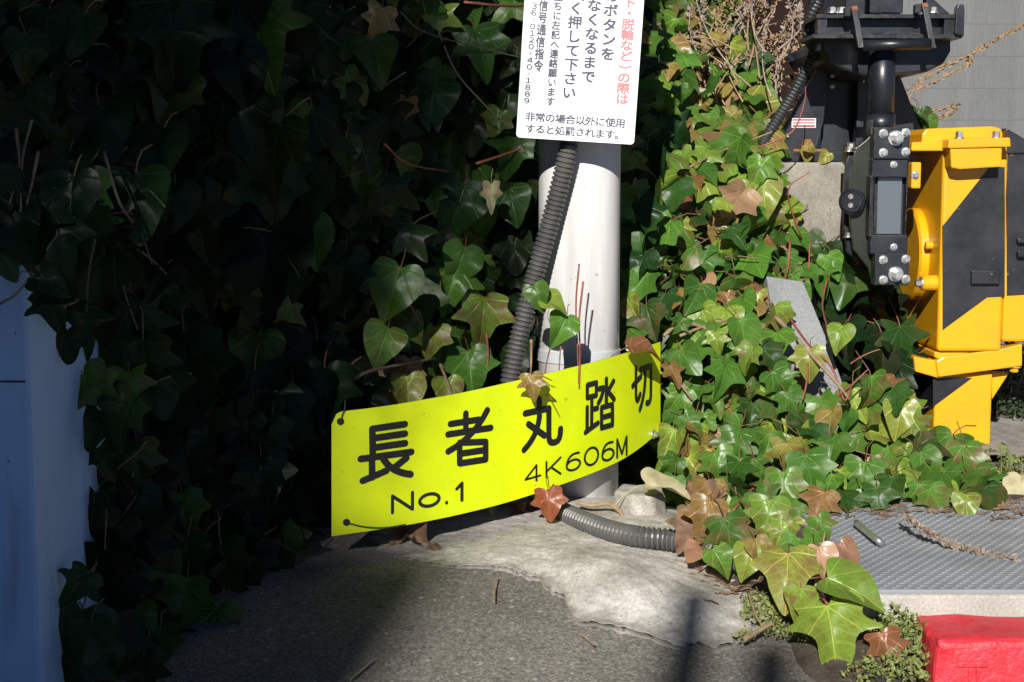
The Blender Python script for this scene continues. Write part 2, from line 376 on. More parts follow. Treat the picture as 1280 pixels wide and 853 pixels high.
def patch(name, pix, center, mat, hfun, rings=26, seg=150, jag=.012):
    """irregular sheet: rays from a centre out to a ragged outline"""
    out = [atg(*p) for p in pix]; c = center; ang = sorted((math.atan2(p.y-c[1], p.x-c[0]), math.hypot(p.x-c[0], p.y-c[1])) for p in out)
    a_ = [a for a, r in ang]; r_ = [r for a, r in ang]
    a_ = [a_[-1] - 2*math.pi] + a_ + [a_[0] + 2*math.pi]; r_ = [r_[-1]] + r_ + [r_[0]]
    mb = MB(); mb.v.append((c[0], c[1], hfun(c[0], c[1], 0)))
    for k in range(1, rings + 1):
        for j in range(seg):
            a = -math.pi + 2*math.pi*j/seg; rr = interp(a, a_, r_) * (1 + jag*10*N((math.cos(a)*3, math.sin(a)*3, 5), 3)*.3 + jag*3*N((math.cos(a)*30, math.sin(a)*30, 1)) + .04*N((math.cos(a)*14, math.sin(a)*14, 9)) + .018*N((math.cos(a)*60, math.sin(a)*60, 4)))
            t = (1 - (1 - k/rings)**1.35) if k < rings else 1.0
            if k == rings - 1: t = .972
            x = c[0] + math.cos(a)*rr*t; y = c[1] + math.sin(a)*rr*t
            mb.v.append((x, y, hfun(x, y, t)))
    for j in range(seg): mb.f.append((0, 1+j, 1+(j+1) % seg))
    for k in range(rings-1):
        for j in range(seg):
            o = 1 + k*seg; mb.f.append((o+j, o+seg+j, o+seg+(j+1) % seg, o+(j+1) % seg))
    mb.mi = [0]*len(mb.f)
    o = mb.build(name, mat, smooth=True); at_ = o.data.attributes.new('rim', 'FLOAT', 'POINT')
    at_.data.foreach_set('value', [0.0] + [k/rings for k in range(1, rings+1) for j in range(seg)]); return o
PX_, PY_ = .1177, 2.64
def foot_h(x, y, t):
    g = ground_z(x, y); d = math.hypot(x-PX_, y-PY_); k = min(max((t-.3)/.68, 0), 1); k = k*k*(3-2*k)
    z = max(0.004 - .03*max(0, d-.1), g + .006)*(1-k) + (g + .0055)*k
    z += .004*N((x, y, 2), 9) + .002*N((x, y, 7), 40) + .0012*N((x, y, 4), 110)
    return z if t < .98 else g - .003
FOOT = struct(patch('footing', [(470,688),(518,704),(569,712),(630,713),(673,727),(705,750),(723,781),(781,790),(831,811),(891,817),(935,806),(966,772),(940,735),(905,700),(890,660),(880,615),(720,585),(540,612),(480,650)], (.1, 2.3), M['footing'], foot_h, 60, 420))
def soil_h(x, y, t):
    g = ground_z(x, y)
    return g + (.010 + .006*N((x, y, 1), 12) + .005*N((x, y, 6), 50))*(1 - t**6) - .006*t**6
struct(patch('soil', [(890,700),(950,760),(985,800),(1010,853),(1060,900),(1290,900),(1290,780),(1290,600),(1100,560),(900,580)], (.42, 2.12), M['soil'], soil_h, 26, 140))
# the far gravel bed beyond the yellow machine
mb = MB(); n = 40
for j in range(n+1):
    for i in range(n+1):
        x = .8 + 3.2*i/n; y = 3.0 + 3.5*j/n; mb.v.append((x, y, -.005 + .012*N((x, y, 0), 9)))
mb.f = [(j*(n+1)+i, j*(n+1)+i+1, (j+1)*(n+1)+i+1, (j+1)*(n+1)+i) for j in range(n) for i in range(n)]; mb.mi = [0]*len(mb.f)
struct(mb.build('gravel_bed', M['gravel'], smooth=True))
# loose stone chips in and on the asphalt
mb = MB(); rr = random.Random(5)
for i in range(260):
    p = atg(rr.uniform(300, 1010), rr.uniform(690, 856))
    s = rr.choice((.0012,.0018,.0022,.003,.0038)); q = [Vector((rr.uniform(-1,1), rr.uniform(-1,1), rr.uniform(.0,.5)))*s for _ in range(4)]
    z = ground_z(p.x, p.y) + .006*N((p.x, p.y, 0), 5) + .0025*N((p.x, p.y, 3), 28)
    b = Vector((p.x, p.y, z))
    mb.add([b+Vector((-s,-s*.7,-.001)), b+Vector((s,-s*.8,-.001)), b+Vector((s*.8,s,-.001)), b+Vector((-s*.9,s*.8,-.001)), b+q[0]*.3+Vector((0,0,s*.6))], [(0,1,4),(1,2,4),(2,3,4),(3,0,4)])
o = stuff(mb.build('stone_chips', M['stone'])); tag(o, 'pale stone chips loose in the dark asphalt', 'gravel')

# ------------------------------------------------------------------ bank behind the ivy
CP = [(-40,100,1.58),(40,100,1.6),(40,330,1.545),(-30,300,1.54),(80,280,1.58),(110,500,1.74),(150,100,1.88),(150,400,1.92),(150,700,1.88),(100,850,1.66),(300,100,2.06),(300,400,2.22),(300,600,2.2),(300,760,2.06),
      (420,100,2.3),(420,400,2.46),(420,640,2.45),(600,100,2.62),(600,400,2.66),(600,640,2.66),(520,690,2.6),(660,250,2.72),(720,640,2.75),(800,300,2.8),(800,100,3.0),(800,460,2.76),(900,100,3.3),(900,300,3.02),
      (850,500,2.74),(850,640,2.55),(880,0,3.6),(1000,300,3.2),(950,500,2.76),(1000,620,2.52),(1100,560,2.85),(1100,630,2.42),(1200,590,2.75),(1200,640,2.40),(900,700,2.3),(1000,700,2.3)]
def D(px, py):
    sw = s = 0
    for x, y, d in CP:
        q = ((px-x)**2 + ((py-y)*.8)**2 + 900) ** 1.6; s += d/q; sw += 1/q
    d = s/sw
    if px < 190 and py > 300: d = min(d, .485*FPX/(640-px))
    if px < 45 and py > 240: d = min(d, 1.56)
    return d
def bank_mesh(cols, top, name):
    mb = MB(); rows = 46
    for x in cols:
        t = interp(x, *top)
        for j in range(rows):
            y = t + (880 - t)*j/(rows-1); d = D(x, y)
            if x < 205 and y > 270: d = 2.6
            p = at(x, y, d + .17 + .03*N((x/60, y/60, 0)))
            p.z = max(p.z, -.15); mb.v.append(p)
    mb.f = [((i+1)*rows+j, i*rows+j, i*rows+j+1, (i+1)*rows+j+1) for i in range(len(cols)-1) for j in range(rows-1)]; mb.mi = [0]*len(mb.f)
    o = mb.build(name, M['bank'], smooth=True); return o
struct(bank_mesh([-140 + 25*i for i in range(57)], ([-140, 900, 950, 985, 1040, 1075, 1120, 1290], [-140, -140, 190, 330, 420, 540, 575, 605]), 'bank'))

# ------------------------------------------------------------------ concrete wall on the left
WX = at(42, 560, 1.6).x; WT = at(0, 262, 1.6).z
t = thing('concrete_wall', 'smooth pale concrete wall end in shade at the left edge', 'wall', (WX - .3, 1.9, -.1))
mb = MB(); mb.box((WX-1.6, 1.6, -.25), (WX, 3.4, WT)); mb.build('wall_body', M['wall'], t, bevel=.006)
mb = MB(); mb.box((WX-1.6, 1.598, at(0, 478, 1.6).z), (WX-.006, 1.601, at(0, 476, 1.6).z)); mb.build('form_joint', M['tape'], t)

# ------------------------------------------------------------------ white steel pole
PR = .0712
t = thing('steel_pole', 'thick white painted steel pole rising from the concrete footing', 'pole', (PX_, PY_, 0))
MB().tube([(PX_, PY_, -.08), (PX_, PY_, .6), (PX_, PY_, 2.6)], PR, 64).build('tube', M['pole'], t, smooth=True)
zb0, zb1 = at(724, 451, 2.625).z, at(724, 437, 2.625).z
mb = MB(); n = 48
for z, r in ((zb0, PR), (zb0, PR+.0025), (zb1, PR+.0025), (zb1, PR)):
    mb.v += [(PX_ + math.cos(2*math.pi*j/n)*r, PY_ + math.sin(2*math.pi*j/n)*r, z) for j in range(n)]
mb.f = [(k*n+j, k*n+(j+1) % n, (k+1)*n+(j+1) % n, (k+1)*n+j) for k in range(3) for j in range(n)]; mb.mi = [0]*len(mb.f)
mb.build('steel_band', M['band'], t)
MB().pbox(783, 814, 431, 439, 2.68, 2.70).build('band_buckle', M['white'], t, bevel=.001)
MB().tube(smooth_path([at(700,608,2.62), at(735,603,2.622), at(772,594,2.65), at(777,588,2.70)]), .0012, 5).build('tie_wire', M['wire'], t)
# broken collar of concrete at the foot of the pole
mb = MB(); rr = random.Random(2); ring = [(.07,-.05),(.11,-.045),(.135,0),(.12,.06),(.06,.07),(.04,.0)]
c = at(800, 640, 2.50); c.z = 0
lo = [(c.x - .085 + x*1.0, c.y + y, -.03) for x, y in ring]; hi = [(c.x - .085 + x*.9 + .004, c.y + y*.85, .026 + .006*rr.random()) for x, y in ring]
mb.add(lo + hi, [tuple(range(6, 12))] + [(i, (i+1) % 6, (i+1) % 6 + 6, i+6) for i in range(6)]); o = mb.build('concrete_lump', M['footing'], bevel=.006)
tag(o, 'small broken concrete lump at the right foot of the white pole', 'concrete')

# ------------------------------------------------------------------ lettering tools
def glyph(ch, off=0.0):
    c = bpy.data.curves.new('text', 'FONT'); c.body = ch; c.offset = off; c.resolution_u = 3
    o = bpy.data.objects.new('text', c); COL.objects.link(o)
    dg = bpy.context.evaluated_depsgraph_get(); me = bpy.data.meshes.new_from_object(o.evaluated_get(dg))
    v = [(q.co.x, q.co.y) for q in me.vertices]; f = [tuple(p.vertices) for p in me.polygons]
    bpy.data.objects.remove(o); bpy.data.curves.remove(c); bpy.data.meshes.remove(me); return v, f
# ------------------------------------------------------------------ white notice on the pole
NY = 2.50; ROLL = R(3.55)
t = thing('notice_sign', 'white notice plate with dark and red Japanese text on the pole', 'sign', at(718, 176, NY))
u_r = Vector((math.cos(ROLL), 0, -math.sin(ROLL))); u_u = Vector((math.sin(ROLL), 0, math.cos(ROLL)))
O = at(645, 172, NY); U1 = (at(792.5, 181, NY) - O).length
pts = []; Hs = U1 * 2.3; cr = .006
for cx, cy, a0 in ((cr, cr, 180), (U1-cr, cr, 270), (U1-cr, Hs-cr, 0), (cr, Hs-cr, 90)):
    for k in range(5):
        a = R(a0 + 22.5*k); q = O + u_r*(cx + cr*math.cos(a)) + u_u*(cy + cr*math.sin(a)); pts.append((q.x, q.z))
MB().prism(pts, NY, NY+.002).build('plate', M['white'], t, bevel=.0006)
def column(chars, p0, p1, wpx, hpx, mat, off=.027, bycenter=False):
    mb = MB(); k = NY / FPX; n = len(chars)
    for i, ch in enumerate(chars):
        if ch == ' ': continue
        f = i/(n-1); c = at(p0[0] + (p1[0]-p0[0])*f, p0[1] + (p1[1]-p0[1])*f, NY)
        v, fs = glyph(ch)
        if not v: continue
        if bycenter:
            ox = (max(a for a, b in v) + min(a for a, b in v))/2; oy = (max(b for a, b in v) + min(b for a, b in v))/2
        else: ox, oy = .5, .38
        if ch == '︶': oy = (max(b for a, b in v) + min(b for a, b in v))/2
        if ch == '|': v = [(a*.7, b*.42) for a, b in v]; ox *= .7; oy *= .42
        for q, (ex_, ey_) in enumerate(((-off,-off), (off,-off), (-off,off), (off,off))):
            mb.add([c + u_r*((a-ox+ex_)*wpx*k) + u_u*((b-oy+ey_)*hpx*k) + Vector((0, -.0006 - q*.00004, 0)) for a, b in v], fs)
    return mb.build('lettering', mat, t)
def zc(x, y): return (630 + x/4.489, y/4.489)
column('エンスト・脱輪など︶の際は', zc(722,-165), zc(663,556), 16.5, 14, M['redink'])
column('非常のボタンを', zc(615,-185), zc(582,303), 18.5, 16.5, M['ink'])
column('鳴らなくなるまで', zc(520,-130), zc(473,430), 18, 16.5, M['ink'])
column('赤く強く押して下さい', zc(425,-190), zc(365,520), 18, 16.5, M['ink'])
column('直ちに左記へ連絡願います', zc(306,-18), zc(260,570), 11.2, 11.6, M['ink'])
column('社信号通信指令', zc(228,-35), zc(193,370), 11.6, 14.5, M['ink'])
column('３６|０１２０|４０|１８８９', zc(170,35), zc(128,566), 11.5, 8.6, M['ink'], .018, True)
column('非常の場合以外に使用', zc(147,655), zc(653,692), 13.2, 11.8, M['ink'], .02)
column('すると処罰されます。', zc(147,722), zc(650,758), 13.2, 11.8, M['ink'], .02)

# ------------------------------------------------------------------ yellow name sign bent round the pole
SX = [415, 449, 483, 534, 585, 632, 678, 714, 748, 778, 804, 825]
SYk = ([415, 483, 585, 678, 748, 804, 825], [2.2335, 2.2596, 2.3228, 2.4057, 2.5055, 2.6194, 2.6846])
TOPk = ([415, 483, 585, 678, 748, 804, 826], [516, 508, 490, 468.5, 451.5, 435, 427.5])
BOTk = ([415, 483, 540, 585, 640, 678, 700, 748, 780, 804, 823], [670.5, 661, 651, 641, 627, 614, 607, 589, 575, 560, 541])
def smi(x, k):
    """smoothed table lookup"""
    def ex(q):
        X, V = k
        if q < X[0]: return V[0] + (q-X[0])*(V[1]-V[0])/(X[1]-X[0])
        if q > X[-1]: return V[-1] + (q-X[-1])*(V[-1]-V[-2])/(X[-1]-X[-2])
        return interp(q, X, V)
    return sum(ex(x + d) for d in (-28,-21,-14,-7,0,7,14,21,28)) / 9
def sY(px): return smi(px, SYk)
def on_sign(px, py, lift=0.0):
    Y = sY(px); p = at(px, py, Y)
    a, b = at(px-4, py, sY(px-4)), at(px+4, py, sY(px+4)); tt = (b - a); tt.z = 0; tt.normalize()
    return p + Vector((tt.y, -tt.x, 0)) * lift
t = thing('name_sign', 'curved fluorescent yellow plate with black lettering strapped to the pole', 'sign', on_sign(640, 627))
mb = MB(); nc, nr = 70, 10; grid = {}
def edge_y(px):
    T, B = smi(px, TOPk), smi(px, BOTk)
    if px < 427: k = (427-px)/12; T += 15*(1 - math.sqrt(max(0, 1-k*k)))
    return T, B
for side, lift in ((0, 0.0), (1, -.0018)):
    for i in range(nc+1):
        px = 414.5 + (825.5-414.5)*i/nc; T, B = edge_y(px)
        for j in range(nr+1): mb.v.append(on_sign(px, T + (B-T)*j/nr, lift))
S_ = (nc+1)*(nr+1); idx = lambda s, i, j: s*S_ + i*(nr+1) + j
for i in range(nc):
    for j in range(nr):
        mb.f.append((idx(0,i,j), idx(0,i,j+1), idx(0,i+1,j+1), idx(0,i+1,j))); mb.mi.append(0)
        mb.f.append((idx(1,i,j), idx(1,i+1,j), idx(1,i+1,j+1), idx(1,i,j+1))); mb.mi.append(1)
for i in range(nc):
    for j in (0, nr): mb.f.append((idx(0,i,j), idx(0,i+1,j), idx(1,i+1,j), idx(1,i,j))); mb.mi.append(1)
for j in range(nr):
    for i in (0, nc): mb.f.append((idx(0,i,j), idx(0,i,j+1), idx(1,i,j+1), idx(1,i,j))); mb.mi.append(1)
mb.build('plate', [M['fluor'], M['backgrey']], t, smooth=False)
def bil(q, u, v):
    (ax, ay), (bx_, by), (cx, cy), (dx, dy) = q          # TL TR BR BL, v up
    tx, ty = ax + (bx_-ax)*u, ay + (by-ay)*u; lx, ly = dx + (cx-dx)*u, dy + (cy-dy)*u
    return lx + (tx-lx)*v, ly + (ty-ly)*v
def arc3(a, b, c, n=7):
    return [((1-s)**2*a[0] + 2*s*(1-s)*b[0] + s*s*c[0], (1-s)**2*a[1] + 2*s*(1-s)*b[1] + s*s*c[1]) for s in [i/n for i in range(n+1)]]
def kanji(q, strokes, hw=.058, A=1.0, mb=None, name='character'):
    solo = mb is None; mb = mb or MB(); lift = .0007
    bl_ = lambda q, x, y: bil(q, x/A, y)
    for st in strokes:
        # squeeze the strokes so that their round ends stay inside the box
        P = [(hw + x*(A-2*hw), hw + y*(1-2*hw)) for x, y in st]
        lift += .00003; n = 12
        for (x0, y0), (x1, y1) in zip(P, P[1:]):
            L = math.hypot(x1-x0, y1-y0)
            if L < 1e-5: continue
            k = max(1, int(L/.12)); nx, ny = -(y1-y0)/L*hw, (x1-x0)/L*hw
            vs = []
            for i in range(k+1):
                s = i/k; x, y = x0+(x1-x0)*s, y0+(y1-y0)*s
                vs += [on_sign(*bl_(q, x+nx, y+ny), lift), on_sign(*bl_(q, x-nx, y-ny), lift)]
            mb.add(vs, [(2*i, 2*i+1, 2*i+3, 2*i+2) for i in range(k)]); lift += .000004
        for x, y in P:
            mb.add([on_sign(*bl_(q, x + hw*math.cos(2*math.pi*i/n), y + hw*math.sin(2*math.pi*i/n)), lift) for i in range(n)], [tuple(range(n))]); lift += .000004
    if solo: return mb.build(name, M['black'], t)
CHO = [[(.24,.44),(.24,.98),(.88,.98)], [(.24,.80),(.88,.80)], [(.24,.62),(.88,.62)], [(0,.44),(1,.44)], [(.22,.44),(.22,.06)], [(.03,.02),(.5,.15)],
       arc3((.42,.44),(.55,.12),(.98,.02)), [(.90,.34),(.66,.19)]]
SHA = [[(.42,1),(.42,.64)], [(.06,.84),(.72,.84)], [(0,.64),(1,.64)], arc3((.92,1),(.6,.5),(0,.3)), [(.27,.38),(.27,.03),(.88,.03),(.88,.38),(.27,.44)], [(.27,.22),(.88,.22)]]
MARU = [[(.03,.76),(.68,.76),(.68,.16)] + arc3((.68,.16),(.68,0),(.82,.0),4) + arc3((.86,0),(1,.0),(1,.26),4), [(.42,1),(.42,.62)] + arc3((.42,.62),(.36,.22),(.0,0)), [(.12,.52),(.56,.2)]]
TOU = [[(.06,.98),(.38,.98),(.38,.72),(.06,.72),(.06,.98)], [(.22,.72),(.22,.12)], [(.22,.45),(.42,.45)], [(.06,.52),(.06,.06)], [(0,.02),(.44,.14)],
       [(.73,1),(.73,.52)], [(.47,.84),(.62,.84)] + arc3((.62,.84),(.6,.66),(.45,.55),4), [(.98,.92),(.78,.74)], [(.76,.76),(1,.54)],
       [(.56,.44),(.56,.02),(.94,.02),(.94,.44),(.56,.44)], [(.56,.23),(.94,.23)]]
SETSU = [[(0,.60),(.44,.74)], [(.18,.98),(.18,.36)] + arc3((.18,.36),(.18,.22),(.3,.24),3) + [(.4,.34)], [(.42,.9),(.98,.9)], [(.98,.9),(.96,.2)] + arc3((.96,.2),(.94,.02),(.74,.08),4), [(.68,.9)] + arc3((.68,.9),(.68,.3),(.38,.0))]
kanji([(445.7,533.5),(517.4,523),(518.3,598),(447.3,607.5)], CHO)
kanji([(556,517),(616.5,507.5),(616.5,579),(556.5,588)], SHA)
kanji([(651.4,499.5),(703.5,489),(703.5,554.5),(651.4,567.5)], MARU, .062)
kanji([(729.6,478),(769,467.5),(769,534.5),(729,546)], TOU, .052)
kanji([(788.6,457.2),(815.5,447.5),(815.5,508.4),(788.6,521)], SETSU, .062)
def ring(cx, cy, rx, ry, n=16): return [(cx + rx*math.cos(2*math.pi*i/n), cy + ry*math.sin(2*math.pi*i/n)) for i in range(n+1)]
LAT = {'N': (1.0, [[(0,0),(0,1),(1,0),(1,1)]]), 'o': (1.05, [ring(.5,.36,.5,.36)]), '.': (.16, [[(.5,.0),(.5,.03)]]), '1': (.42, [[(.1,.72),(1,1),(1,0)]]),
       '4': (1.0, [[(.74,0),(.74,1),(0,.26),(1,.26)]]), 'K': (.95, [[(0,0),(0,1)], [(1,1),(0,.38)], [(.32,.58),(1,0)]]), '0': (1.05, [ring(.5,.5,.5,.5)]),
       '6': (.98, [ring(.5,.31,.5,.31), arc3((.9,.95),(.1,1.1),(0,.36),8)]), 'M': (1.0, [[(0,0),(0,1),(.5,.12),(1,1),(1,0)]])}
def sign_text(s, q, us, hw, A0):
    """us: left and right of each character as fractions of the line, A0: length of the line in letter heights"""
    mb = MB()
    for ch, (ua, ub) in zip(s, us):
        qq = [bil(q, ua, 1), bil(q, ub, 1), bil(q, ub, 0), bil(q, ua, 0)]; kanji(qq, LAT[ch][1], hw, (ub-ua)*A0, mb)
    mb.build('lettering', M['black'], t)
sign_text('No.1', [(488.4,618.5),(580,601.5),(580,627),(488.4,643.5)], [(0,.315),(.37,.68),(.725,.795),(.87,.99)], .085, 4.0)
sign_text('4K606M', [(655,585),(784,544),(784,570),(655,606.5)], [(0,.165),(.205,.36),(.40,.55),(.575,.725),(.745,.875),(.89,1.0)], .062, 6.6)
for x, y in ((425.5,527), (433,653)):
    mb = MB(); p = on_sign(x, y, .0012); nn = on_sign(x, y, 1) - on_sign(x, y, 0)
    mb.tube([p - nn*.002, p, p + nn*.0003], [.0055, .0055, .004], 14); mb.build('hole_disc', M['black'], t)  # black disc painted in for the dark of a fixing hole
p = on_sign(816, 543, .001); bolt(t, p, on_sign(816,543,1)-on_sign(816,543,0), .006, M['bolt'])
for w_ in ([(433,653),(455,658),(480,659),(506,655)], [(425.5,527),(427,518),(430,511),(431,500)]):
    MB().tube(smooth_path([on_sign(x, y, .004) for x, y in w_], 6), .0009, 5).build('tie_wire', M['wire'], t)

# ------------------------------------------------------------------ grey corrugated conduit
cp = [at(716,120,2.54), at(711,182,2.54), at(690,270,2.55), at(662,370,2.55), at(637,478,2.53), at(634,545,2.53), at(655,600,2.53), at(694,634,2.45), at(728,651,2.36), at(765,664,2.295), at(800,671,2.255), at(840,675,2.24), at(885,684,2.21), at(935,706,2.12)]
o = corrugated(cp, .0165, .0082, .0034).build('corrugated_conduit', M['conduit'], smooth=False); tag(o, 'grey corrugated conduit running down the pole and behind the yellow sign', 'conduit')

# ------------------------------------------------------------------ checker plate lid on a concrete kerb
KF = at(1100, 742, 1).y; p = at(1085, 742, 2.0)
KY = 2.0
while at(1100, 742, KY).z > 0: KY += .002
KX = at(1083, 742, KY).x; KB = KY
while at(1100, 630, KB).z > 0: KB += .005
t = thing('drain_kerb', 'pale concrete frame edging the steel lid', 'kerb', (KX+.4, KY+.2, -.15))
MB().box((KX-.004, KY-.004, -.2), (KX+1.4, KY+.05, -.006)).build('front_beam', M['kerb'], t, bevel=.005)
MB().box((KX-.004, KY+.05, -.2), (KX+.05, KB+.06, -.0065)).build('side_beam', M['kerb'], t, bevel=.005)
MB().box((KX+.05, KB+.01, -.2), (KX+1.4, KB+.06, -.0068)).build('back_beam', M['kerb'], t, bevel=.005)
t = thing('checker_plate_lid', 'grey checker plate steel lid with a bent handle and raised pattern', 'lid', (KX+.4, KY+.2, 0))
MB().box((KX, KY, -.006), (KX+1.3, KB+.03, 0)).build('sheet', M['plate'], t, bevel=.001)
mb = MB(); px_, py__ = .0165, .0115; j = 0; y = KY + .008
while y < KB + .02:
    x = KX + .008 + (px_/2 if j % 2 else 0)
    while x < KX + .55:
        a = .0062; b = .0017; an = R(18); ca, sa = math.cos(an), math.sin(an)
        q = [(-a,0,0),(0,-b,0),(a,0,0),(0,b,0),(-a*.5,0,.0010),(a*.5,0,.0010)]
        mb.add([(x + X*ca - Y_*sa, y + X*sa + Y_*ca, Z + .00005) for X, Y_, Z in q], [(0,1,4),(4,1,5),(1,2,5),(2,3,5),(3,4,5),(3,0,4)])
        x += px_
    y += py__; j += 1
stuff(mb.build('raised_pattern', M['plate'], t))
h0, h1 = at(1074, 657, KB-.06), at(1100, 681, KY+.2); 
def onz(px, py, z):
    Y = 1.0
    while at(px, py, Y).z > z: Y += .004
    return at(px, py, Y)
a, b = onz(1071, 654, .012), onz(1098, 676, .012); c = onz(1104, 683, -.002)
MB().tube(smooth_path([a, a*.5 + b*.5, b, c], 5), .0055, 10).build('handle', M['steel'], t, smooth=True)

# ------------------------------------------------------------------ red block
RY = KY - .01
rz = at(1200, 768, RY).z
t = thing('red_block', 'worn bright red painted concrete block with an engraved mark', 'block', (at(1225,800,RY).x, RY-.06, -.15))
import bmesh
bm = bmesh.new(); bmesh.ops.create_cube(bm, size=1)
x0, x1 = at(1162, 790, RY-.1).x, at(1162, 790, RY-.1).x + .165
for v in bm.verts:
    v.co.x = x0 if v.co.x < 0 else x1; v.co.y = RY - .115 if v.co.y < 0 else RY; v.co.z = -.21 if v.co.z < 0 else rz
    if v.co.z > -.1: v.co.x += .006 if v.co.x < x0+.01 else -.006
bmesh.ops.bevel(bm, geom=bm.edges[:], offset=.014, segments=4, profile=.6, affect='EDGES')
bmesh.ops.subdivide_edges(bm, edges=bm.edges[:], cuts=5, use_grid_fill=True)
for v in bm.verts:
    q = v.co; v.co = q + Vector((N(q, 30), N(q + Vector((5,0,0)), 30), N(q + Vector((0,9,0)), 30)))*.006 + Vector((N(q, 90), N(q + Vector((3,0,0)), 90), N(q + Vector((0,4,0)), 90)))*.0026
me = bpy.data.meshes.new('block_body'); bm.to_mesh(me); bm.free(); me.materials.append(M['red']); me.polygons.foreach_set('use_smooth', [True]*len(me.polygons))
link('block_body', me, t)
for x_0, x_1, y_0, y_1 in ((1197,1237,828,835), (1210,1216,835,862), (1220,1225,835,862), (1197,1237,862,868)):
    q = RY - .118; MB().pbox(x_0, x_1, y_0, y_1, q, q+.01).build('engraved_mark', M['red'], t, bevel=.0015)

# ------------------------------------------------------------------ yellow and black crossing machine
Y0 = 3.10
t = thing('crossing_machine', 'yellow crossing machine box with black diagonal stripes on a square post', 'machine', (at(1205,580,Y0).x, Y0+.1, 0))
XL = at(1176, 300, Y0).x; XR = XL + .30
mb = MB(); a = at(1176, 440, Y0); b = at(1176, 178, Y0)
mb.box((XL, Y0, a.z), (at(1257,300,Y0).x, Y0+.36, b.z)); mb.build('housing', M['yellow'], t, bevel=.008, seg=3)
mb = MB(); mb.box((at(1257,300,Y0).x+.0015, Y0+.006, at(0,428,Y0).z), (XR+.1, Y0+.36, at(0,190,Y0).z)); mb.build('door_panel', M['yellow'], t, bevel=.006)
# black paint on the front: a broad slanting band
MB().pprism([(1178.2,283),(1237,209),(1256,209),(1256,371),(1234,372),(1178.2,413)], Y0-.0012, Y0+.002).build('black_stripe', M['tape'], t)
MB().pprism([(1258.5,195),(1300,190),(1330,190),(1330,366),(1258.5,370)], Y0+.0048, Y0+.008).build('black_stripe', M['tape'], t)
MB().pprism([(1257.5,160),(1300,185),(1300,192),(1257.5,193)], Y0+.0, Y0+.03).build('sloping_cap', M['tape'], t, bevel=.003)
MB().pbox(1214.5, 1251, 338, 356, Y0-.012, Y0).build('raised_pad', M['tape'], t, bevel=.0025)
MB().pbox(1273, 1290, 298, 304, Y0-.012, Y0+.006).build('latch', M['gate'], t, bevel=.002)
MB().pbox(1273, 1290, 314, 322, Y0-.012, Y0+.006).build('latch', M['gate'], t, bevel=.002)
# lid: raised back, left flange, lug with a flange over the front
MB().pprism([(1152,181),(1153,168),(1158,161),(1240,158),(1250,160),(1254,166),(1254,181)], Y0+.02, Y0+.34).build('lid', M['yellow'], t, bevel=.004)
MB().pprism([(1139,189),(1140,178),(1187,176),(1187,189)], Y0-.006, Y0+.34).build('lid_flange', M['yellow'], t, bevel=.003)
lugf = MB().pprism([(1185,186),(1186,174),(1263,172),(1264,184)], Y0-.05, Y0+.02).build('lug_flange', M['yellow'], t, bevel=.003)
MB().pprism([(1189,210),(1188,186),(1253,185),(1252,209),(1200,212)], Y0-.046, Y0).build('lug', M['yellow'], t, bevel=.003)
for x in (1199, 1245): bolt(lugf, at(x, 173.5, Y0-.02), (0,0,1), .008, M['bolt'], h=.011)
# side face: collar, bosses and bolts (they point to the left)
def side(px, py):
    """point on the left face seen at that pixel"""
    d = (at(px, py, 3.0) - CAM); return CAM + d * ((XL - CAM.x) / d.x)
MB().pbox(1139, 1152, 203, 236, Y0-.03, Y0+.0).build('side_lug', M['yellow'], t, bevel=.003)
p = at(1144, 219, Y0-.03); bolt(t, p, (0,-1,0), .006, M['bolt'])
for (px, py, r, ln, boss) in ((1164,354,.0165,.03,True), (1161,307,.0085,.014,False), (1127,385,.0085,.014,False), (1146,424 - 6,.007,.01,False)):
    c = side(px + 6, py) if boss else side(px+4, py); mb = MB()
    mb.tube([c + Vector((.002,0,0)), c - Vector((ln*.85,0,0)), c - Vector((ln,0,0))], [r, r, r*.85], 20); mb.build('boss', M['yellow'], t, smooth=False)
    if boss: bolt(t, c - Vector((ln,0,0)), (-1,0,0), r*.55, M['bolt'])
c = side(1146, 318); mb = MB(); mb.tube([c + Vector((.002,0,0)), c - Vector((.016,0,0)), c - Vector((.02,0,0))], [.1,.1,.094], 48); mb.build('drive_flange', M['yellow'], t)
# flanges between box and post, post
MB().pprism([(1168,440),(1168,447),(1178,452),(1182,462),(1254,460),(1258,440)], Y0+.012, Y0+.3).build('neck', M['yellow'], t, bevel=.004)
MB().pprism([(1170,452),(1173,472),(1278,458),(1278,430),(1250,437),(1180,446)], Y0+.004, Y0+.04).build('base_flange', M['yellow'], t, bevel=.003)
MB().pprism([(1142,446),(1144,465),(1176,474),(1176,452)], Y0+.012, Y0+.25).build('base_flange', M['yellow'], t, bevel=.003)
for x, y in ((1183,463), (1268,458)): bolt(t, at(x, y, Y0+.02), (0,0,-1), .009, M['yellow'])
pb = at(1165, 600, Y0+.03); pt = at(1165, 466, Y0+.03); pxr = at(1240, 500, Y0+.03).x
MB().box((pb.x, Y0+.03, -.05), (pxr, Y0+.15, pt.z)).build('post', M['yellow'], t, bevel=.005)
MB().pprism([(1240,466),(1262,466),(1240,500)], Y0+.05, Y0+.07).build('rib', M['yellow'], t, bevel=.002)
MB().pprism([(1166,472.5),(1215.5,472.5),(1166.0,508),(1152,542),(1150,542)], Y0+.0287, Y0+.032).build('black_stripe', M['tape'], t) if 0 else \
MB().pprism([(1166.3,472.5),(1215.5,472.5),(1166.3,509)], Y0+.0287, Y0+.032).build('black_stripe', M['tape'], t)
q = [(Y0+.034, pt.z-.002), (Y0+.146, pt.z-.002), (Y0+.146, .03), (Y0+.034, at(0,509,Y0+.03).z)]
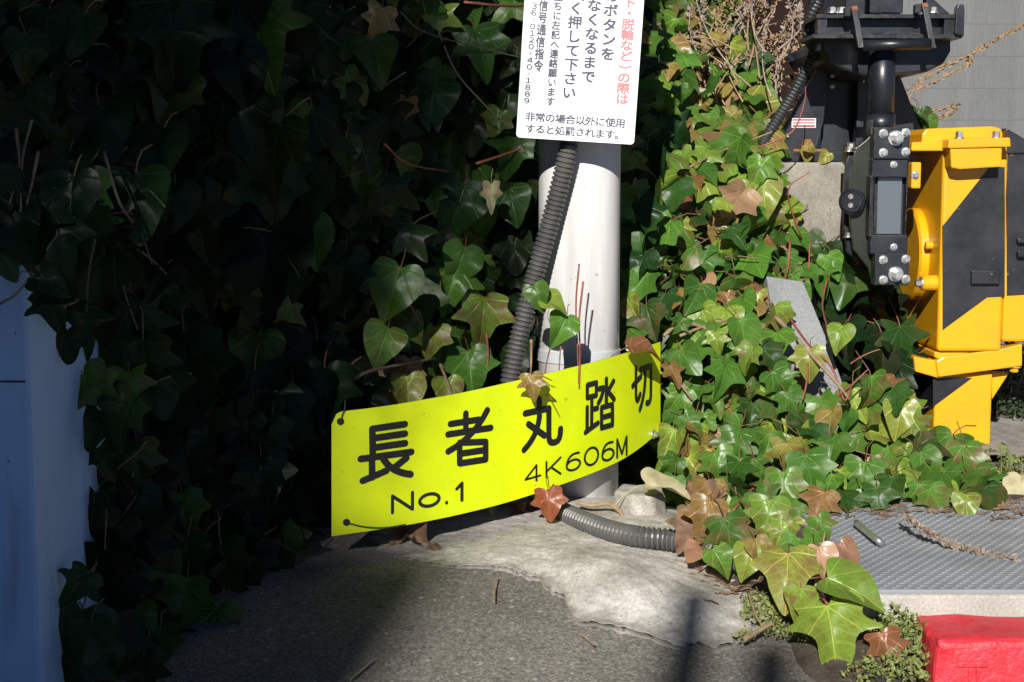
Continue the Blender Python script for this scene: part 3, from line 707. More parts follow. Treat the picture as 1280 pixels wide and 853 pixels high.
mb = MB(); n = 4; mb.add([(pb.x-.0012, y, z) for y, z in q] + [(pb.x+.002, y, z) for y, z in q], [(0,1,2,3),(7,6,5,4),(0,4,5,1),(1,5,6,2),(2,6,7,3),(3,7,4,0)]); mb.build('black_stripe', M['tape'], t)

# ------------------------------------------------------------------ black crossing gate
Yg = 3.27
t = thing('crossing_gate', 'black painted crossing gate mechanism with weight arm and bolted clamp', 'gate', (at(1015,203,Yg).x, Yg+.1, at(0,203,Yg).z))
g = M['gate']
MB().pbox(962, 1064, 189, 203, Yg, Yg+.4).build('base_plate', g, t, bevel=.003)
MB().pprism([(1034,66),(1036,66),(1030,150),(1022,182),(1012,190),(962,190)], Yg+.02, Yg+.045).build('gusset', g, t, bevel=.002)
MB().pbox(1026, 1078, 40, 190, Yg+.09, Yg+.35).build('column', g, t, bevel=.003)
MB().pbox(1070, 1095, 70, 190, Yg+.04, Yg+.09).build('flange_plate', g, t, bevel=.002)
MB().pprism([(1116,70),(1121,84),(1156,175),(1116,175)], Yg+.06, Yg+.085).build('gusset', g, t, bevel=.002)
MB().pprism([(1026,48),(1027,62),(1036,77),(1056,88),(1080,96),(1130,94),(1160,90),(1180,80),(1189,64),(1189,48)], Yg-.13, Yg+.25).build('weight_tray', g, t, bevel=.006)
MB().pbox(1021, 1197, 18, 23, Yg-.22, Yg-.08).build('channel_flange', g, t, bevel=.001)
MB().pbox(1026, 1192, 23, 43, Yg-.19, Yg-.17).build('channel_web', g, t, bevel=.001)
MB().pbox(1015, 1203, 43, 48, Yg-.22, Yg-.08).build('channel_flange', g, t, bevel=.001)
MB().pbox(1022, 1034, 22, 44, Yg-.215, Yg-.19).build('stiffener', g, t, bevel=.001)
MB().pbox(1180, 1193, 22, 44, Yg-.215, Yg-.19).build('stiffener', g, t, bevel=.001)
MB().pprism([(1194,42),(1196,10),(1199,5),(1205,6),(1206,14),(1205,46)], Yg-.23, Yg-.21).build('end_stop', g, t, bevel=.0015)
yh = Yg - .27
MB().tube([at(1079,57,yh), at(1163,55,yh)], .0105, 16).build('handle_bar', g, t, smooth=True)
for (a0, b0) in (((1069,13),(1077,60)), ((1157,9),(1167,60))):
    pa, pb_ = at(*a0, yh+.02), at(*b0, yh); mb = MB()
    wv = Vector((.006, 0, 0)); dv = Vector((0, .012, 0))
    mb.add([pa-wv, pa+wv, pb_+wv, pb_-wv, pa-wv+dv, pa+wv+dv, pb_+wv+dv, pb_-wv+dv], [(0,1,2,3),(7,6,5,4),(0,4,5,1),(1,5,6,2),(2,6,7,3),(3,7,4,0)]); mb.build('handle_arm', g, t, bevel=.0015)
    MB().tube([at(a0[0]-5, a0[1]+1, yh+.03), at(a0[0]+2, a0[1], yh+.03)], .009, 10).build('pivot', M['rust'], t)
    MB().pbox(a0[0]-13, a0[0]-5, a0[1]-4, a0[1]+8, yh+.03, yh+.05).build('pivot_lug', g, t, bevel=.002)
for x0_, x1_, y1_ in ((1057,1084,22), (1087,1131,17)): MB().pbox(x0_, x1_, -60, y1_, Yg-.12, Yg+.1).build('motor_case', g, t, bevel=.003)
MB().pprism([(1163,-40),(1166,-2),(1188,18),(1158,18),(1158,-40)], Yg-.1, Yg-.07).build('gusset', g, t, bevel=.002)
for x, y in ((1040,17), (1052,17), (1166,17)): bolt(t, at(x, y, Yg-.14), (0,0,1), .009, M['bolt'])
ya = 3.03; ca = at(1106, 110, ya).x; ra = at(1122, 110, ya).x - ca
MB().tube([(ca, ya+ra, at(0,150,ya).z), (ca, ya+ra, at(0,50,ya).z)], ra, 28).build('arm_tube', g, t, smooth=True)
MB().tube([(ca, ya+ra, at(0,164,ya).z), (ca, ya+ra, at(0,143,ya).z)], ra+.003, 28).build('arm_sleeve', g, t, smooth=True)
# clamp that grips the barrier arm
yc = 2.99
cb = [MB().pbox(1092, 1138, 159, 199, yc, yc+.035).build('clamp_block', g, t, bevel=.0025)]
MB().pbox(1090, 1135.5, 198, 222, yc+.006, yc+.05).build('clamp_neck', g, t, bevel=.0025)
MB().pbox(1088, 1135, 294, 318, yc+.006, yc+.05).build('clamp_neck', g, t, bevel=.0025)
cb.append(MB().pbox(1093, 1137, 317, 357, yc, yc+.035).build('clamp_block', g, t, bevel=.0025))
MB().pbox(1086, 1092, 220, 296, yc+.004, yc+.06).build('clamp_rail', g, t, bevel=.0015)
MB().pbox(1131.5, 1134.5, 220, 296, yc+.01, yc+.06).build('clamp_rail', g, t, bevel=.001)
MB().pbox(1092, 1132, 221, 295, yc+.034, yc+.06).build('clamp_back', g, t)
MB().pbox(1095.5, 1128, 222, 293, yc+.022, yc+.034).build('reflective_strip', M['reflector'], t, bevel=.001)
for yy in ((167, 191, 173, 1), (325, 350, 343, -1)):
    for (x, y) in ((1104, yy[0]), (1132, yy[0]-1), (1104, yy[1]), (1132, yy[1]-1)): bolt(cb[0] if yy[3] > 0 else cb[1], at(x, y, yc), (0,-1,0), .0062, M['bolt'])
    bolt(cb[0] if yy[3] > 0 else cb[1], at(1119.5, yy[2], yc), (0,-1,0), .0105, M['bolt'], h=.018)
for y in (206, 309): bolt(t, at(1117, y, yc+.006), (0,-1,0), .005, M['bolt'], h=.004)
# sector plate seen at a slant, with hub
sec = [(1092,166),(1082,176),(1072,184),(1066,200),(1063,235),(1063,280),(1067,312),(1078,326),(1086,336),(1090,352),(1092,352)]
MB().pprism(sec, yc+.036, yc+.05).build('sector_plate', M['gatedark'], t, bevel=.002)
MB().pprism([(x-8, y+2) for x, y in sec[2:8]] + [(1075,310),(1075,195)], yc+.075, yc+.09).build('sector_plate', g, t, bevel=.002)
c = at(1066, 252, yc+.036); hub = MB().tube([c, c + Vector((-.006,-.016,0)), c + Vector((-.008,-.02,0))], [.026,.026,.02], 24).build('hub', g, t)
for y in (246, 257): bolt(hub, at(1064, y, yc+.02), (-.4,-.9,0), .0055, M['bolt'])
for x, y in ((1063,186), (1061,190), (1060,297)): bolt(t, at(x, y, yc+.07), (0,0,1), .007, M['bolt'])
MB().pbox(1089, 1091.5, 150, 168, yc+.02, yc+.06).build('link_plate', g, t)
MB().pbox(1058, 1070, 178, 205, yc+.09, yc+.13).build('link_plate', g, t, bevel=.002)
# white paint cross, sticker, rust lump
for a_, b_ in (((1079,103),(1087,85)), ((1081,90),(1087,103))):
    MB().tube([at(*a_, Yg+.036), at(*b_, Yg+.036)], .0024, 6).build('paint_mark', M['white'], t)
stk = MB().pbox(989.5, 1020, 148, 160, Yg+.0185, Yg+.02).build('sticker', M['sticker'], t)
for y0_, y1_ in ((149,151),(153,154.5),(156.5,159)): MB().pbox(991, 1018.5, y0_, y1_, Yg+.018, Yg+.0186).build('sticker_print', M['stickerink'], stk)
MB().pprism([(1001,187),(1003,178),(1006,174),(1014,174),(1017,180),(1020,187)], Yg+.005, Yg+.019).build('rust_lump', M['rust'], t, bevel=.003)
MB().pbox(992, 1030, 186.5, 189.5, Yg-.001, Yg+.02).build('rust_streak', M['rust'], t)
for x, y in ((983,170), (1040,95), (1040,109)): bolt(t, at(x, y, Yg+.018), (0,-1,0), .0045, M['bolt'], False)

o = corrugated([at(1024,-40,3.24), at(1017,10,3.23), at(1012,40,3.22), at(1017,62,3.23), at(1012,78,3.24), at(990,120,3.24), at(962,165,3.22), at(945,195,3.2), at(925,225,3.22)], .0118, .0082, .0026).build('black_conduit', M['conduitblack'])
tag(o, 'black corrugated conduit slanting down beside the gate base into the ivy', 'conduit')
o = corrugated([at(1036,-40,3.2), at(1024,0,3.2), at(1014,20,3.2), at(1009,45,3.21), at(1018,58,3.26), at(1030,50,3.3)], .011, .0082, .0026).build('black_conduit', M['conduitblack'])
tag(o, 'black corrugated conduit looping at the top of the gate base', 'conduit')

# ------------------------------------------------------------------ foundation and leaning slab
fz = at(0, 203, 3.24).z
mb = MB(); a = at(966, 300, 3.24).x; b = at(1058, 300, 3.24).x
bm = bmesh.new(); bmesh.ops.create_cube(bm, size=1)
for v in bm.verts: v.co = Vector((a if v.co.x < 0 else b, 3.24 if v.co.y < 0 else 3.75, -.1 if v.co.z < 0 else fz))
bmesh.ops.bevel(bm, geom=bm.edges[:], offset=.006, segments=2, affect='EDGES'); bmesh.ops.subdivide_edges(bm, edges=bm.edges[:], cuts=8, use_grid_fill=True)
for v in bm.verts: v.co += Vector((N(v.co, 25), N(v.co, 31), .3*N(v.co, 27)))*.004
me = bpy.data.meshes.new('foundation_block'); bm.to_mesh(me); bm.free(); me.materials.append(M['foundation'])
o = link('foundation_block', me); tag(o, 'weathered concrete foundation block under the black gate base', 'foundation')
def slab(pix, Ys, th):
    P = [at(x, y, Yv) for (x, y), Yv in zip(pix, Ys)]; nrm = (P[1]-P[0]).cross(P[-1]-P[0]).normalized()
    if nrm.y < 0: nrm = -nrm
    n = len(P); return MB().add(P + [p + nrm*th for p in P], [tuple(range(n-1,-1,-1)), tuple(range(n, 2*n))] + [(i, (i+1) % n, (i+1) % n + n, i+n) for i in range(n)])
o = slab([(958,345),(1004,352),(1036,430),(1066,515),(985,522)], [2.97,2.97,2.90,2.83,2.80], .03).build('leaning_slab', M['slab'], bevel=.002)
tag(o, 'flat grey concrete slab leaning half buried in the ivy', 'slab')

# ------------------------------------------------------------------ backgrounds on the right
t = thing('siding_wall', 'grey board clad wall in the right background', 'wall', (3.2, 6.0, 0))
z = -.1; k = 0
mesh = None
while z < 2.4:
    if mesh is None:
        mb = MB(); mb.add([(1.2,6.0,0),(5,6.0,0),(5,6.0015,.1238),(1.2,6.0015,.1238),(1.2,6.03,0),(5,6.03,0),(5,6.03,.125),(1.2,6.03,.125)], [(0,1,2,3),(4,7,6,5),(0,4,5,1),(3,2,6,7),(0,3,7,4),(1,5,6,2)])
        o = mb.build('board', M['siding'], t); mesh = o.data
    else:
        o = bpy.data.objects.new('board', mesh); COL.objects.link(o); attach(o, t)
    o.location.z = z; z += .124
t = thing('timber_wall', 'brown timber wall coloured near black for deep shade behind the dry brush', 'wall', (1.2, 4.6, 0))
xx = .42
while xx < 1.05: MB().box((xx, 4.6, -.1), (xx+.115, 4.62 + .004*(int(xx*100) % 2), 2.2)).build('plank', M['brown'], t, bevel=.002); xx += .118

# ------------------------------------------------------------------ ivy leaves
OUT = {
 'three': [(.09,-.09),(.22,-.14),(.38,-.11),(.50,.0),(.46,.13),(.45,.22),(.55,.32),(.68,.46),(.50,.49),(.34,.52),(.27,.60),(.24,.74),(.12,.95)],
 'heart': [(.13,-.1),(.3,-.12),(.45,-.02),(.52,.16),(.50,.34),(.42,.52),(.31,.70),(.19,.86),(.08,.99)],
 'penta': [(.12,-.1),(.3,-.15),(.49,-.08),(.50,.08),(.52,.22),(.70,.40),(.52,.48),(.38,.57),(.29,.74),(.12,.98)],
 'five':  [(.1,-.08),(.27,-.18),(.46,-.22),(.40,-.05),(.38,.08),(.56,.18),(.74,.34),(.52,.38),(.32,.42),(.25,.52),(.24,.68),(.15,.92)]}
def leaf_arrays(kind, seed):
    """verts, faces, face materials, uvs of one leaf: stalk end at the origin, tip along +Y, face towards +Z, about 1 long"""
    rr = random.Random(seed); half = OUT[kind]
    j = lambda: rr.uniform(-.022, .022)
    right = [(x+j(), y+j()) for x, y in half]; left = [(-x+j(), y+j()) for x, y in reversed(half)]
    outl = [(0, .0)] + right + [(j(), 1.06+j())] + left
    sm = []; q_ = len(outl); tipi = 1 + len(right)
    for i in range(q_):
        a_, b_, c_, d_ = (outl[(i+k) % q_] for k in (-1, 0, 1, 2))
        sm.append(b_)
        sm.append(tuple(.5625*(b_[m]+c_[m]) - .0625*(a_[m]+d_[m]) for m in (0, 1)))
    outl = sm
    n = len(outl); cx, cy = 0, .30
    fold = rr.uniform(-.05, .55); droop = rr.uniform(.1, .75); wav = rr.uniform(.03, .10); tw = rr.uniform(-.22, .22); ph = rr.uniform(0, 6)
    def h(x, y):
        z = fold*abs(x)*(1-.5*abs(x)) - droop*max(0, y-.25)**2 - .22*max(0, .1-y)*abs(x) + tw*x*(y-.2)
        r = math.hypot(x, y-.3); a = math.atan2(x, y-.3)
        return z + wav*r*math.sin(3*a+ph)*1.6 + .018*math.sin(11*x+ph) 
    v = [(cx, cy, h(cx, cy))]
    for s in (.5, 1.0):
        for k, (x, y) in enumerate(outl):
            X, Y_ = cx + (x-cx)*s, cy + (y-cy)*s
            if s < 1 and k == 0: X, Y_ = 0, .14
            v.append((X, Y_, h(X, Y_)))
    f = [(0, 1+(k+1) % n, 1+k) for k in range(n)] + [(1+k, 1+(k+1) % n, 1+n+(k+1) % n, 1+n+k) for k in range(n)]
    f = [tuple(reversed(q)) if len(q) == 3 else q for q in f]
    f = [(0, 1+k, 1+(k+1) % n) if i < n else (1+(k+1) % n, 1+k, 1+n+k, 1+n+(k+1) % n) for i, k in enumerate(list(range(n))+list(range(n)))]
    mi = [0]*len(f); uv = [(x*.5+.5, y*.5+.25) for x, y, z in v]
    # stalk
    pts = [Vector((0,.0,h(0,0)-.004)), Vector((0,-.16,-.07)), Vector((0.03*rr.uniform(-1,1),-.42,-.28)), Vector((.1*rr.uniform(-1,1),-.62,-.6))]
    mb = MB(); mb.tube(pts, [.015,.014,.014,.016], 4, False); o = len(v)
    v += mb.v; f += [tuple(i+o for i in q) for q in mb.f]; mi += [1]*len(mb.f); uv += [(.5,.25)]*len(mb.v)
    # outward winding: the face with +Z normal is the upper side
    a, b, c = (Vector(v[i]) for i in f[0])
    if (b-a).cross(c-a).z < 0: f = [tuple(reversed(q)) for q in f]
    return v, f, mi, uv
LEAVES = []; LKIND = {}
for kind, cnt in (('three', 4), ('heart', 4), ('penta', 5), ('five', 3)):
    for k in range(cnt): LKIND.setdefault(kind, []).append(len(LEAVES)); LEAVES.append(leaf_arrays(kind, 100 + len(LEAVES)))
def leaf_data(name, arr, mats):
    v, f, mi, uv = arr; me = bpy.data.meshes.new(name); me.from_pydata(v, [], f)
    for m in mats: me.materials.append(m)
    me.polygons.foreach_set('material_index', mi); me.polygons.foreach_set('use_smooth', [True]*len(f))
    l = me.uv_layers.new(name='UVMap'); 
    buf = []
    for q in f:
        for i in q: buf += uv[i]
    l.data.foreach_set('uv', buf); me.update(); return me
LMESH = [leaf_data('leaf', a, [M['leaf'], M['petiole']]) for a in LEAVES]
def leaf_matrix(pos, n, tip, s, roll=0.0):
    n = Vector(n).normalized(); tip = Vector(tip); y = (tip - n*tip.dot(n)).normalized()
    y = Matrix.Rotation(roll, 3, n) @ y; x = y.cross(n)
    m = Matrix((x, y, n)).transposed()
    p = Vector(pos) - m @ Vector((0, .42*s, 0))          # pos is the middle of the blade
    return Matrix.Translation(p) @ m.to_4x4() @ Matrix.Scale(s, 4)
def put_leaf(parent, li, mat, tone, blot=0.0, pale=0.0):
    o = bpy.data.objects.new('leaf', LMESH[li]); COL.objects.link(o); attach(o, parent); o.matrix_basis = mat
    o.color = (tone, blot, pale, 1); return o
class Mass:
    """leaves joined into one mesh, each with its own tone"""
    def __init__(s): s.v = []; s.f = []; s.mi = []; s.uv = []; s.t = []
    def add(s, li, mat, tone, blot=0.0, pale=0.0):
        v, f, mi, uv = LEAVES[li]; o = len(s.v)
        s.v += [tuple(mat @ Vector(q)) for q in v]; s.f += [tuple(i+o for i in q) for q in f]; s.mi += mi; s.uv += uv; s.t += [(tone, blot, pale, 1)]*len(v)
    def build(s, parent):
        me = leaf_data('leaves', (s.v, s.f, s.mi, s.uv), [M['leafs'], M['petiole']])
        a = me.attributes.new('tone', 'FLOAT_COLOR', 'POINT'); a.data.foreach_set('color', [c for q in s.t for c in q])
        return stuff(link('leaves', me, parent))
def inside(x, y, poly):
    c = False; j = len(poly)-1
    for i in range(len(poly)):
        if (poly[i][1] > y) != (poly[j][1] > y) and x < (poly[j][0]-poly[i][0])*(y-poly[i][1])/(poly[j][1]-poly[i][1]) + poly[i][0]: c = not c
        j = i
    return c
def scatter(poly, spacing, rr, tries=30000, avoid=()):
    xs_ = [p[0] for p in poly]; ys_ = [p[1] for p in poly]; out = []; cell = {}
    for _ in range(tries):
        x, y = rr.uniform(min(xs_), max(xs_)), rr.uniform(min(ys_), max(ys_))
        if not inside(x, y, poly) or any(inside(x, y, a) for a in avoid): continue
        s = spacing(x, y) if callable(spacing) else spacing
        gx, gy = int(x//60), int(y//60); ok = True
        for i in (-1,0,1):
            for j in (-1,0,1):
                for (a, b) in cell.get((gx+i, gy+j), ()):
                    if (a-x)**2 + (b-y)**2 < s*s: ok = False; break
                if not ok: break
            if not ok: break
        if ok: out.append((x, y)); cell.setdefault((gx, gy), []).append((x, y))
    return out
KINDW = ['three']*5 + ['heart']*2 + ['penta']*4 + ['five']*2
def pick(rr): return rr.choice(LKIND[rr.choice(KINDW)])
def tone_shade(rr):  # shade put into the leaf colour: mostly near-black greens
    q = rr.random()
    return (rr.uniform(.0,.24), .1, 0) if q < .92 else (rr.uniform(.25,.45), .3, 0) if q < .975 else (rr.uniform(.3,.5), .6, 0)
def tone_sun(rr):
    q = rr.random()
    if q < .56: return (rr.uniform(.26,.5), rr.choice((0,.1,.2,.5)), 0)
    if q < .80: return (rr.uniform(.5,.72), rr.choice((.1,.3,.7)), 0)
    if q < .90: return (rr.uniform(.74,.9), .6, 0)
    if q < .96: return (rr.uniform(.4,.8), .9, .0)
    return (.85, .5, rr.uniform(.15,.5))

# places kept free: conduit and pole, yellow sign
POLE_ = [(655,170),(780,170),(780,640),(690,640),(640,490),(615,490)]
SIGN_ = [(405,510),(560,480),(832,425),(832,545),(700,615),(420,680)]
rr = random.Random(21)
# ---- ivy hanging over the left wall and bank
LEFT = [(-60,-60),(640,-60),(650,170),(690,190),(650,330),(600,460),(480,500),(418,520),(412,650),(350,690),(305,720),(295,800),(235,840),(95,853),(88,760),(112,640),(118,500),(60,400),(20,300),(-60,290)]
t = thing('ivy', 'dark shaded ivy with large leaves hanging over the left bank', 'ivy', at(300, 760, 2.2))
IVL = t
def dl(x, y): return D(x, y)
pts = scatter(LEFT, lambda x, y: 27 + max(0, 430-x)*.03, rr)
random.Random(3).shuffle(pts); mass = Mass()
HERO_L = [  # column, row, size in pixels, turn of the tip (deg, + to the right), tone, blotch, kind
 (217,48,122,4,.12,.0,'three'),(322,42,120,16,.42,.1,'three'),(292,20,95,-8,.1,0,'heart'),(390,300,66,10,.5,.1,'heart'),(170,252,100,5,.18,0,'heart'),(330,330,130,-8,.05,0,'heart'),(235,465,108,8,.16,0,'penta'),
 (318,498,95,0,.08,0,'five'),(405,492,84,0,.16,0,'three'),(128,160,90,8,.2,0,'heart'),(200,190,85,0,.14,0,'heart'),(300,150,100,22,.06,0,'three'),(230,640,58,6,.48,.1,'penta'),(234,692,58,0,.25,0,'three'),
 (284,708,74,16,.25,.1,'three'),(232,748,66,-6,.46,.1,'penta'),(266,792,86,-4,.5,.7,'three'),(112,800,62,0,.3,.2,'heart'),(200,806,56,0,.42,.3,'penta'),(182,770,40,30,.46,0,'heart'),(330,597,72,8,.14,0,'penta'),(165,650,86,0,.12,0,'penta'),
 (232,572,66,10,.12,0,'penta'),(150,740,84,5,.08,0,'three'),(300,90,80,10,.06,0,'heart'),(60,352,52,60,.06,0,'heart'),(20,285,80,20,.05,0,'heart'),(-10,250,90,0,.08,0,'three'),(45,270,80,-10,.1,0,'three'),(75,300,76,10,.08,0,'three'),(90,250,80,0,.05,0,'heart'),(66,385,58,20,.06,0,'three'),
 (492,362,76,-18,.34,.1,'heart'),(478,430,60,-24,.5,.6,'heart'),(540,425,46,-10,.72,.7,'penta'),(588,462,62,6,.45,0,'penta'),(604,398,70,-6,.6,.95,'three'),(572,258,78,-20,.22,0,'heart'),(575,330,58,-20,.4,0,'heart'),(640,255,56,10,.28,0,'heart'),(432,190,46,0,.3,.1,'heart'),(430,340,70,-6,.16,0,'three'),(566,352,70,-14,.4,.1,'three'),(510,490,52,0,.72,.6,'heart'),(560,490,46,0,.66,.9,'heart'),(416,560,60,0,.2,0,'three'),(395,560,58,-14,.14,0,'three'),(470,70,62,10,.3,.2,'heart'),(540,125,72,-10,.26,0,'heart'),(600,60,66,14,.3,0,'three'),(640,190,60,-16,.3,0,'three')]
count = 0
def lnorm(rr, x):
    return Vector((.25 + rr.gauss(0,.34), -1, .38 + rr.gauss(0,.26)))
for (x, y, s, a, tone, bl, kd) in HERO_L:
    Y = dl(x, y) - .045; m = leaf_matrix(at(x, y, Y), Vector((.12 + rr.gauss(0,.16), -1, .34 + rr.gauss(0,.12))), (0,0,-1), s*.9*Y/FPX, R(a))
    put_leaf(t, rr.choice(LKIND[kd]), m, tone*(.72 if x < 470 else 1), bl, 0); count += 1  # leaves on the left get extra shade in their tone
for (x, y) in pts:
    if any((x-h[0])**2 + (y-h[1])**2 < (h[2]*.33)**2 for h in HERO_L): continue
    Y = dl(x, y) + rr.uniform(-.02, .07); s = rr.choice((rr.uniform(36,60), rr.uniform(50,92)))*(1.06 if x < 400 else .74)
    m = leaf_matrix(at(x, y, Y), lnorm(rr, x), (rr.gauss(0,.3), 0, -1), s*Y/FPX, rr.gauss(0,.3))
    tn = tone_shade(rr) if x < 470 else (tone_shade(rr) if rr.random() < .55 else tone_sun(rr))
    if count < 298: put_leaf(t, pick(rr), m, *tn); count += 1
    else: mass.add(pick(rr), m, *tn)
BACKL = [(-60,-100),(800,-100),(800,640),(420,680),(300,720),(280,800),(120,830),(118,500),(60,330),(-60,300)]
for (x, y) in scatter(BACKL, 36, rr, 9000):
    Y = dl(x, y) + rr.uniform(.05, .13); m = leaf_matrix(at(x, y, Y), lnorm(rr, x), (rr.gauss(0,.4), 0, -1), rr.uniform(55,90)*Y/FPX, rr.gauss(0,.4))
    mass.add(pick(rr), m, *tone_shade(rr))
mass.build(t)
def twig(parent, pix, dY, r, mat, name='stem'):
    """pix: (column, row) list, dY offset from the leaf surface"""
    P = [at(x, y, D(x, y) + dY) if len(q) == 0 else at(x, y, q[0]) for x, y, *q in pix]
    sp = smooth_path(P, 5); n = len(sp)
    return MB().tube(sp, [r*(1 - .45*i/n) for i in range(n)], 6).build(name, mat, parent, smooth=True)
for p, r, mt in (([(548,40),(570,90),(600,125),(625,150)],.0016,'stem'), ([(500,15),(530,40),(600,60),(650,72)],.0014,'bark'), ([(480,180),(510,205),(565,215)],.0019,'redstem'), ([(595,205),(640,190),(660,182)],.0025,'redstem'),
    ([(130,190),(150,255),(175,290),(190,330)],.0018,'bark'), ([(152,350),(160,380),(172,412)],.0018,'bark'), ([(172,312),(190,325),(208,343)],.0016,'bark'), ([(20,160),(24,210),(12,255)],.0018,'bark'), ([(48,190),(40,230),(34,255)],.0018,'bark'),
    ([(40,150),(28,200),(26,265)],.0016,'bark'), ([(235,467),(255,472),(272,472)],.002,'stem'), ([(118,300),(110,345),(108,390)],.0018,'bark'), ([(0,380),(20,368),(34,350)],.0016,'bark'), ([(440,475),(470,462),(545,448)],.0032,'stem'), ([(508,372),(518,392),(528,410)],.0022,'redstem'),
    ([(608,416),(610,445),(607,475)],.0026,'redstem'), ([(550,455),(560,480),(568,500)],.003,'stem'), ([(420,478),(440,455),(452,446)],.002,'redstem'), ([(580,3),(640,8),(690,3)],.0026,'redstem'), ([(655,478),(668,474),(690,500,2.36)],.0015,'redstem')):
    twig(t, p, -.055, r, M[mt])
# ---- shoots that climb in front of the pole and over the yellow sign
t = thing('ivy_shoot', 'thin red and brown ivy shoots with few leaves climbing before the pole', 'ivy', at(728, 470, 2.47))
for p, r, mt in (([(724,330,2.46),(720,380,2.465),(722,440,2.47),(723,480,2.47)],.0016,'redstem'), ([(729,352,2.46),(724,400,2.465),(725,440,2.47),(724,486,2.47)],.0018,'redstem'), ([(703,418,2.45),(700,445,2.455),(698,480,2.47)],.0016,'stem'), ([(664,425,2.44),(664,450,2.45),(663,472,2.45)],.0025,'dry'),
    ([(690,428,2.45),(684,450,2.45),(680,475,2.46)],.0014,'redstem'), ([(655,472,2.38),(675,470,2.38),(690,476,2.40)],.0014,'redstem')):
    twig(t, p, 0, r, M[mt])
for (x, y, Y, s, a, tone, bl, kd, n_) in ((666,482,2.355,34,8,.82,.8,'three',(0,-1,.3)), (702,410,2.44,44,-28,.5,.1,'heart',(.3,-1,.35)), (692,378,2.43,38,60,.66,.4,'heart',(.2,-.8,.9)), (672,370,2.42,36,20,.4,.2,'heart',(-.2,-1,.4)),
    (687,629,2.37,40,6,.98,.0,'penta',(.05,-1,.35)), (805,436,2.56,48,70,.9,.5,'heart',(.1,-.3,1))):
    put_leaf(t, LKIND[kd][0], leaf_matrix(at(x, y, Y), n_, (0,0,-1), s*.92*Y/FPX, R(a)), tone, bl)
twig(t, [(687,612,2.39),(694,604,2.44),(706,600,2.5)], 0, .0014, M['redstem'])

# ---- sunlit ivy on the right bank
RIGHT = [(778,-60),(900,-60),(930,60),(955,150),(968,200),(975,262),(1010,300),(1046,318),(1040,345),(985,352),(968,400),(985,470),(1000,515),(1062,520),(1075,480),(1110,485),(1140,520),(1170,560),(1235,590),(1240,625),(1120,628),(1040,632),(1010,665),(985,705),(940,708),(890,690),(862,650),(835,605),(832,540),(832,425),(778,430)]
t = thing('ivy', 'sunlit green and bronze ivy covering the bank right of the pole', 'ivy', at(950, 660, 2.6))
HERO_R = [(918,194,70,0,.42,.1,'three'),(955,242,64,12,.7,.5,'heart'),(836,556,60,-18,.6,.7,'heart'),(1078,600,66,0,.44,.1,'penta'),(1012,590,66,-8,.42,0,'penta'),(930,420,62,20,.5,.2,'heart'),(912,400,50,-20,.68,.2,'heart'),(940,520,50,0,.3,.1,'three'),
 (1012,452,48,4,.72,.5,'penta'),(1050,420,44,14,.6,.3,'heart'),(1090,488,56,6,.5,.9,'penta'),(1125,520,58,30,.72,.2,'heart'),(1150,620,44,0,.45,.1,'three'),(1170,625,50,0,.5,.7,'penta'),(1208,632,44,0,.62,.8,'heart'),(1190,600,50,20,.4,.1,'three'),
 (1025,345,48,14,.44,.1,'three'),(1040,330,40,0,.5,0,'heart'),(1000,300,44,30,.44,0,'heart'),(985,330,44,20,.4,0,'three'),(880,330,52,0,.4,0,'three'),(870,370,56,-30,.36,0,'heart'),(905,470,58,-10,.45,0,'three'),(960,560,58,-6,.44,.1,'three'),(975,480,54,16,.4,0,'three'),
 (885,620,58,-20,.84,.6,'heart'),(900,585,60,-6,.5,.4,'three'),(908,672,64,14,.3,.6,'three'),(958,655,66,-10,.5,.5,'three'),(935,640,54,30,.4,0,'heart'),(1000,640,60,0,.46,.4,'penta'),(1065,660,34,0,.4,.1,'heart'),(845,500,50,-10,.5,.3,'three'),(860,450,52,16,.42,.1,'heart'),
 (808,270,60,20,.2,0,'three'),(812,210,66,40,.14,0,'heart'),(800,330,52,0,.2,0,'three'),(845,170,66,30,.2,0,'three'),(920,560,62,-4,.4,.1,'three'),(1040,560,56,0,.42,.2,'three'),(980,610,60,8,.5,.5,'penta'),(1105,575,54,0,.5,.4,'heart'),(1130,600,54,8,.6,.5,'penta'),(1160,580,50,12,.45,.2,'heart'),(1205,575,56,-10,.5,.9,'penta'),(1225,600,46,20,.42,.5,'three'),(985,372,46,-10,.5,.2,'three'),(972,400,50,10,.6,.8,'penta'),(992,505,50,0,.4,.1,'three'),(1030,510,46,10,.5,.3,'penta'),(1055,495,36,20,.6,.4,'heart'),(1000,352,44,20,.45,.1,'three')]
mass = Mass(); count = 0
pts = scatter(RIGHT, lambda x, y: 17 if y < 250 else 18, rr); random.Random(4).shuffle(pts)
def rnorm(rr): return Vector((-.1 + rr.gauss(0,.62), -.85, .55 + rr.gauss(0,.55)))
for (x, y, s, a, tone, bl, kd) in HERO_R:
    Y = D(x, y) - .03; m = leaf_matrix(at(x, y, Y), Vector((rr.gauss(0,.42), -1, .5 + rr.gauss(0,.32))), (0,0,-1), s*.80*Y/FPX, R(a) + rr.gauss(0,.3))
    put_leaf(t, rr.choice(LKIND[kd]), m, tone, bl, 0); count += 1
for (x, y) in pts:
    if any((x-h[0])**2 + (y-h[1])**2 < (h[2]*.36)**2 for h in HERO_R): continue
    Y = D(x, y) + rr.uniform(-.06, .06); s = rr.uniform(22, 50)*(.74 if y < 170 else 1)
    m = leaf_matrix(at(x, y, Y), rnorm(rr), (rr.gauss(0,.5), 0, -1), s*Y/FPX, rr.gauss(0,.5))
    if count < 298: put_leaf(t, pick(rr), m, *tone_sun(rr)); count += 1
    else: mass.add(pick(rr), m, *tone_sun(rr))
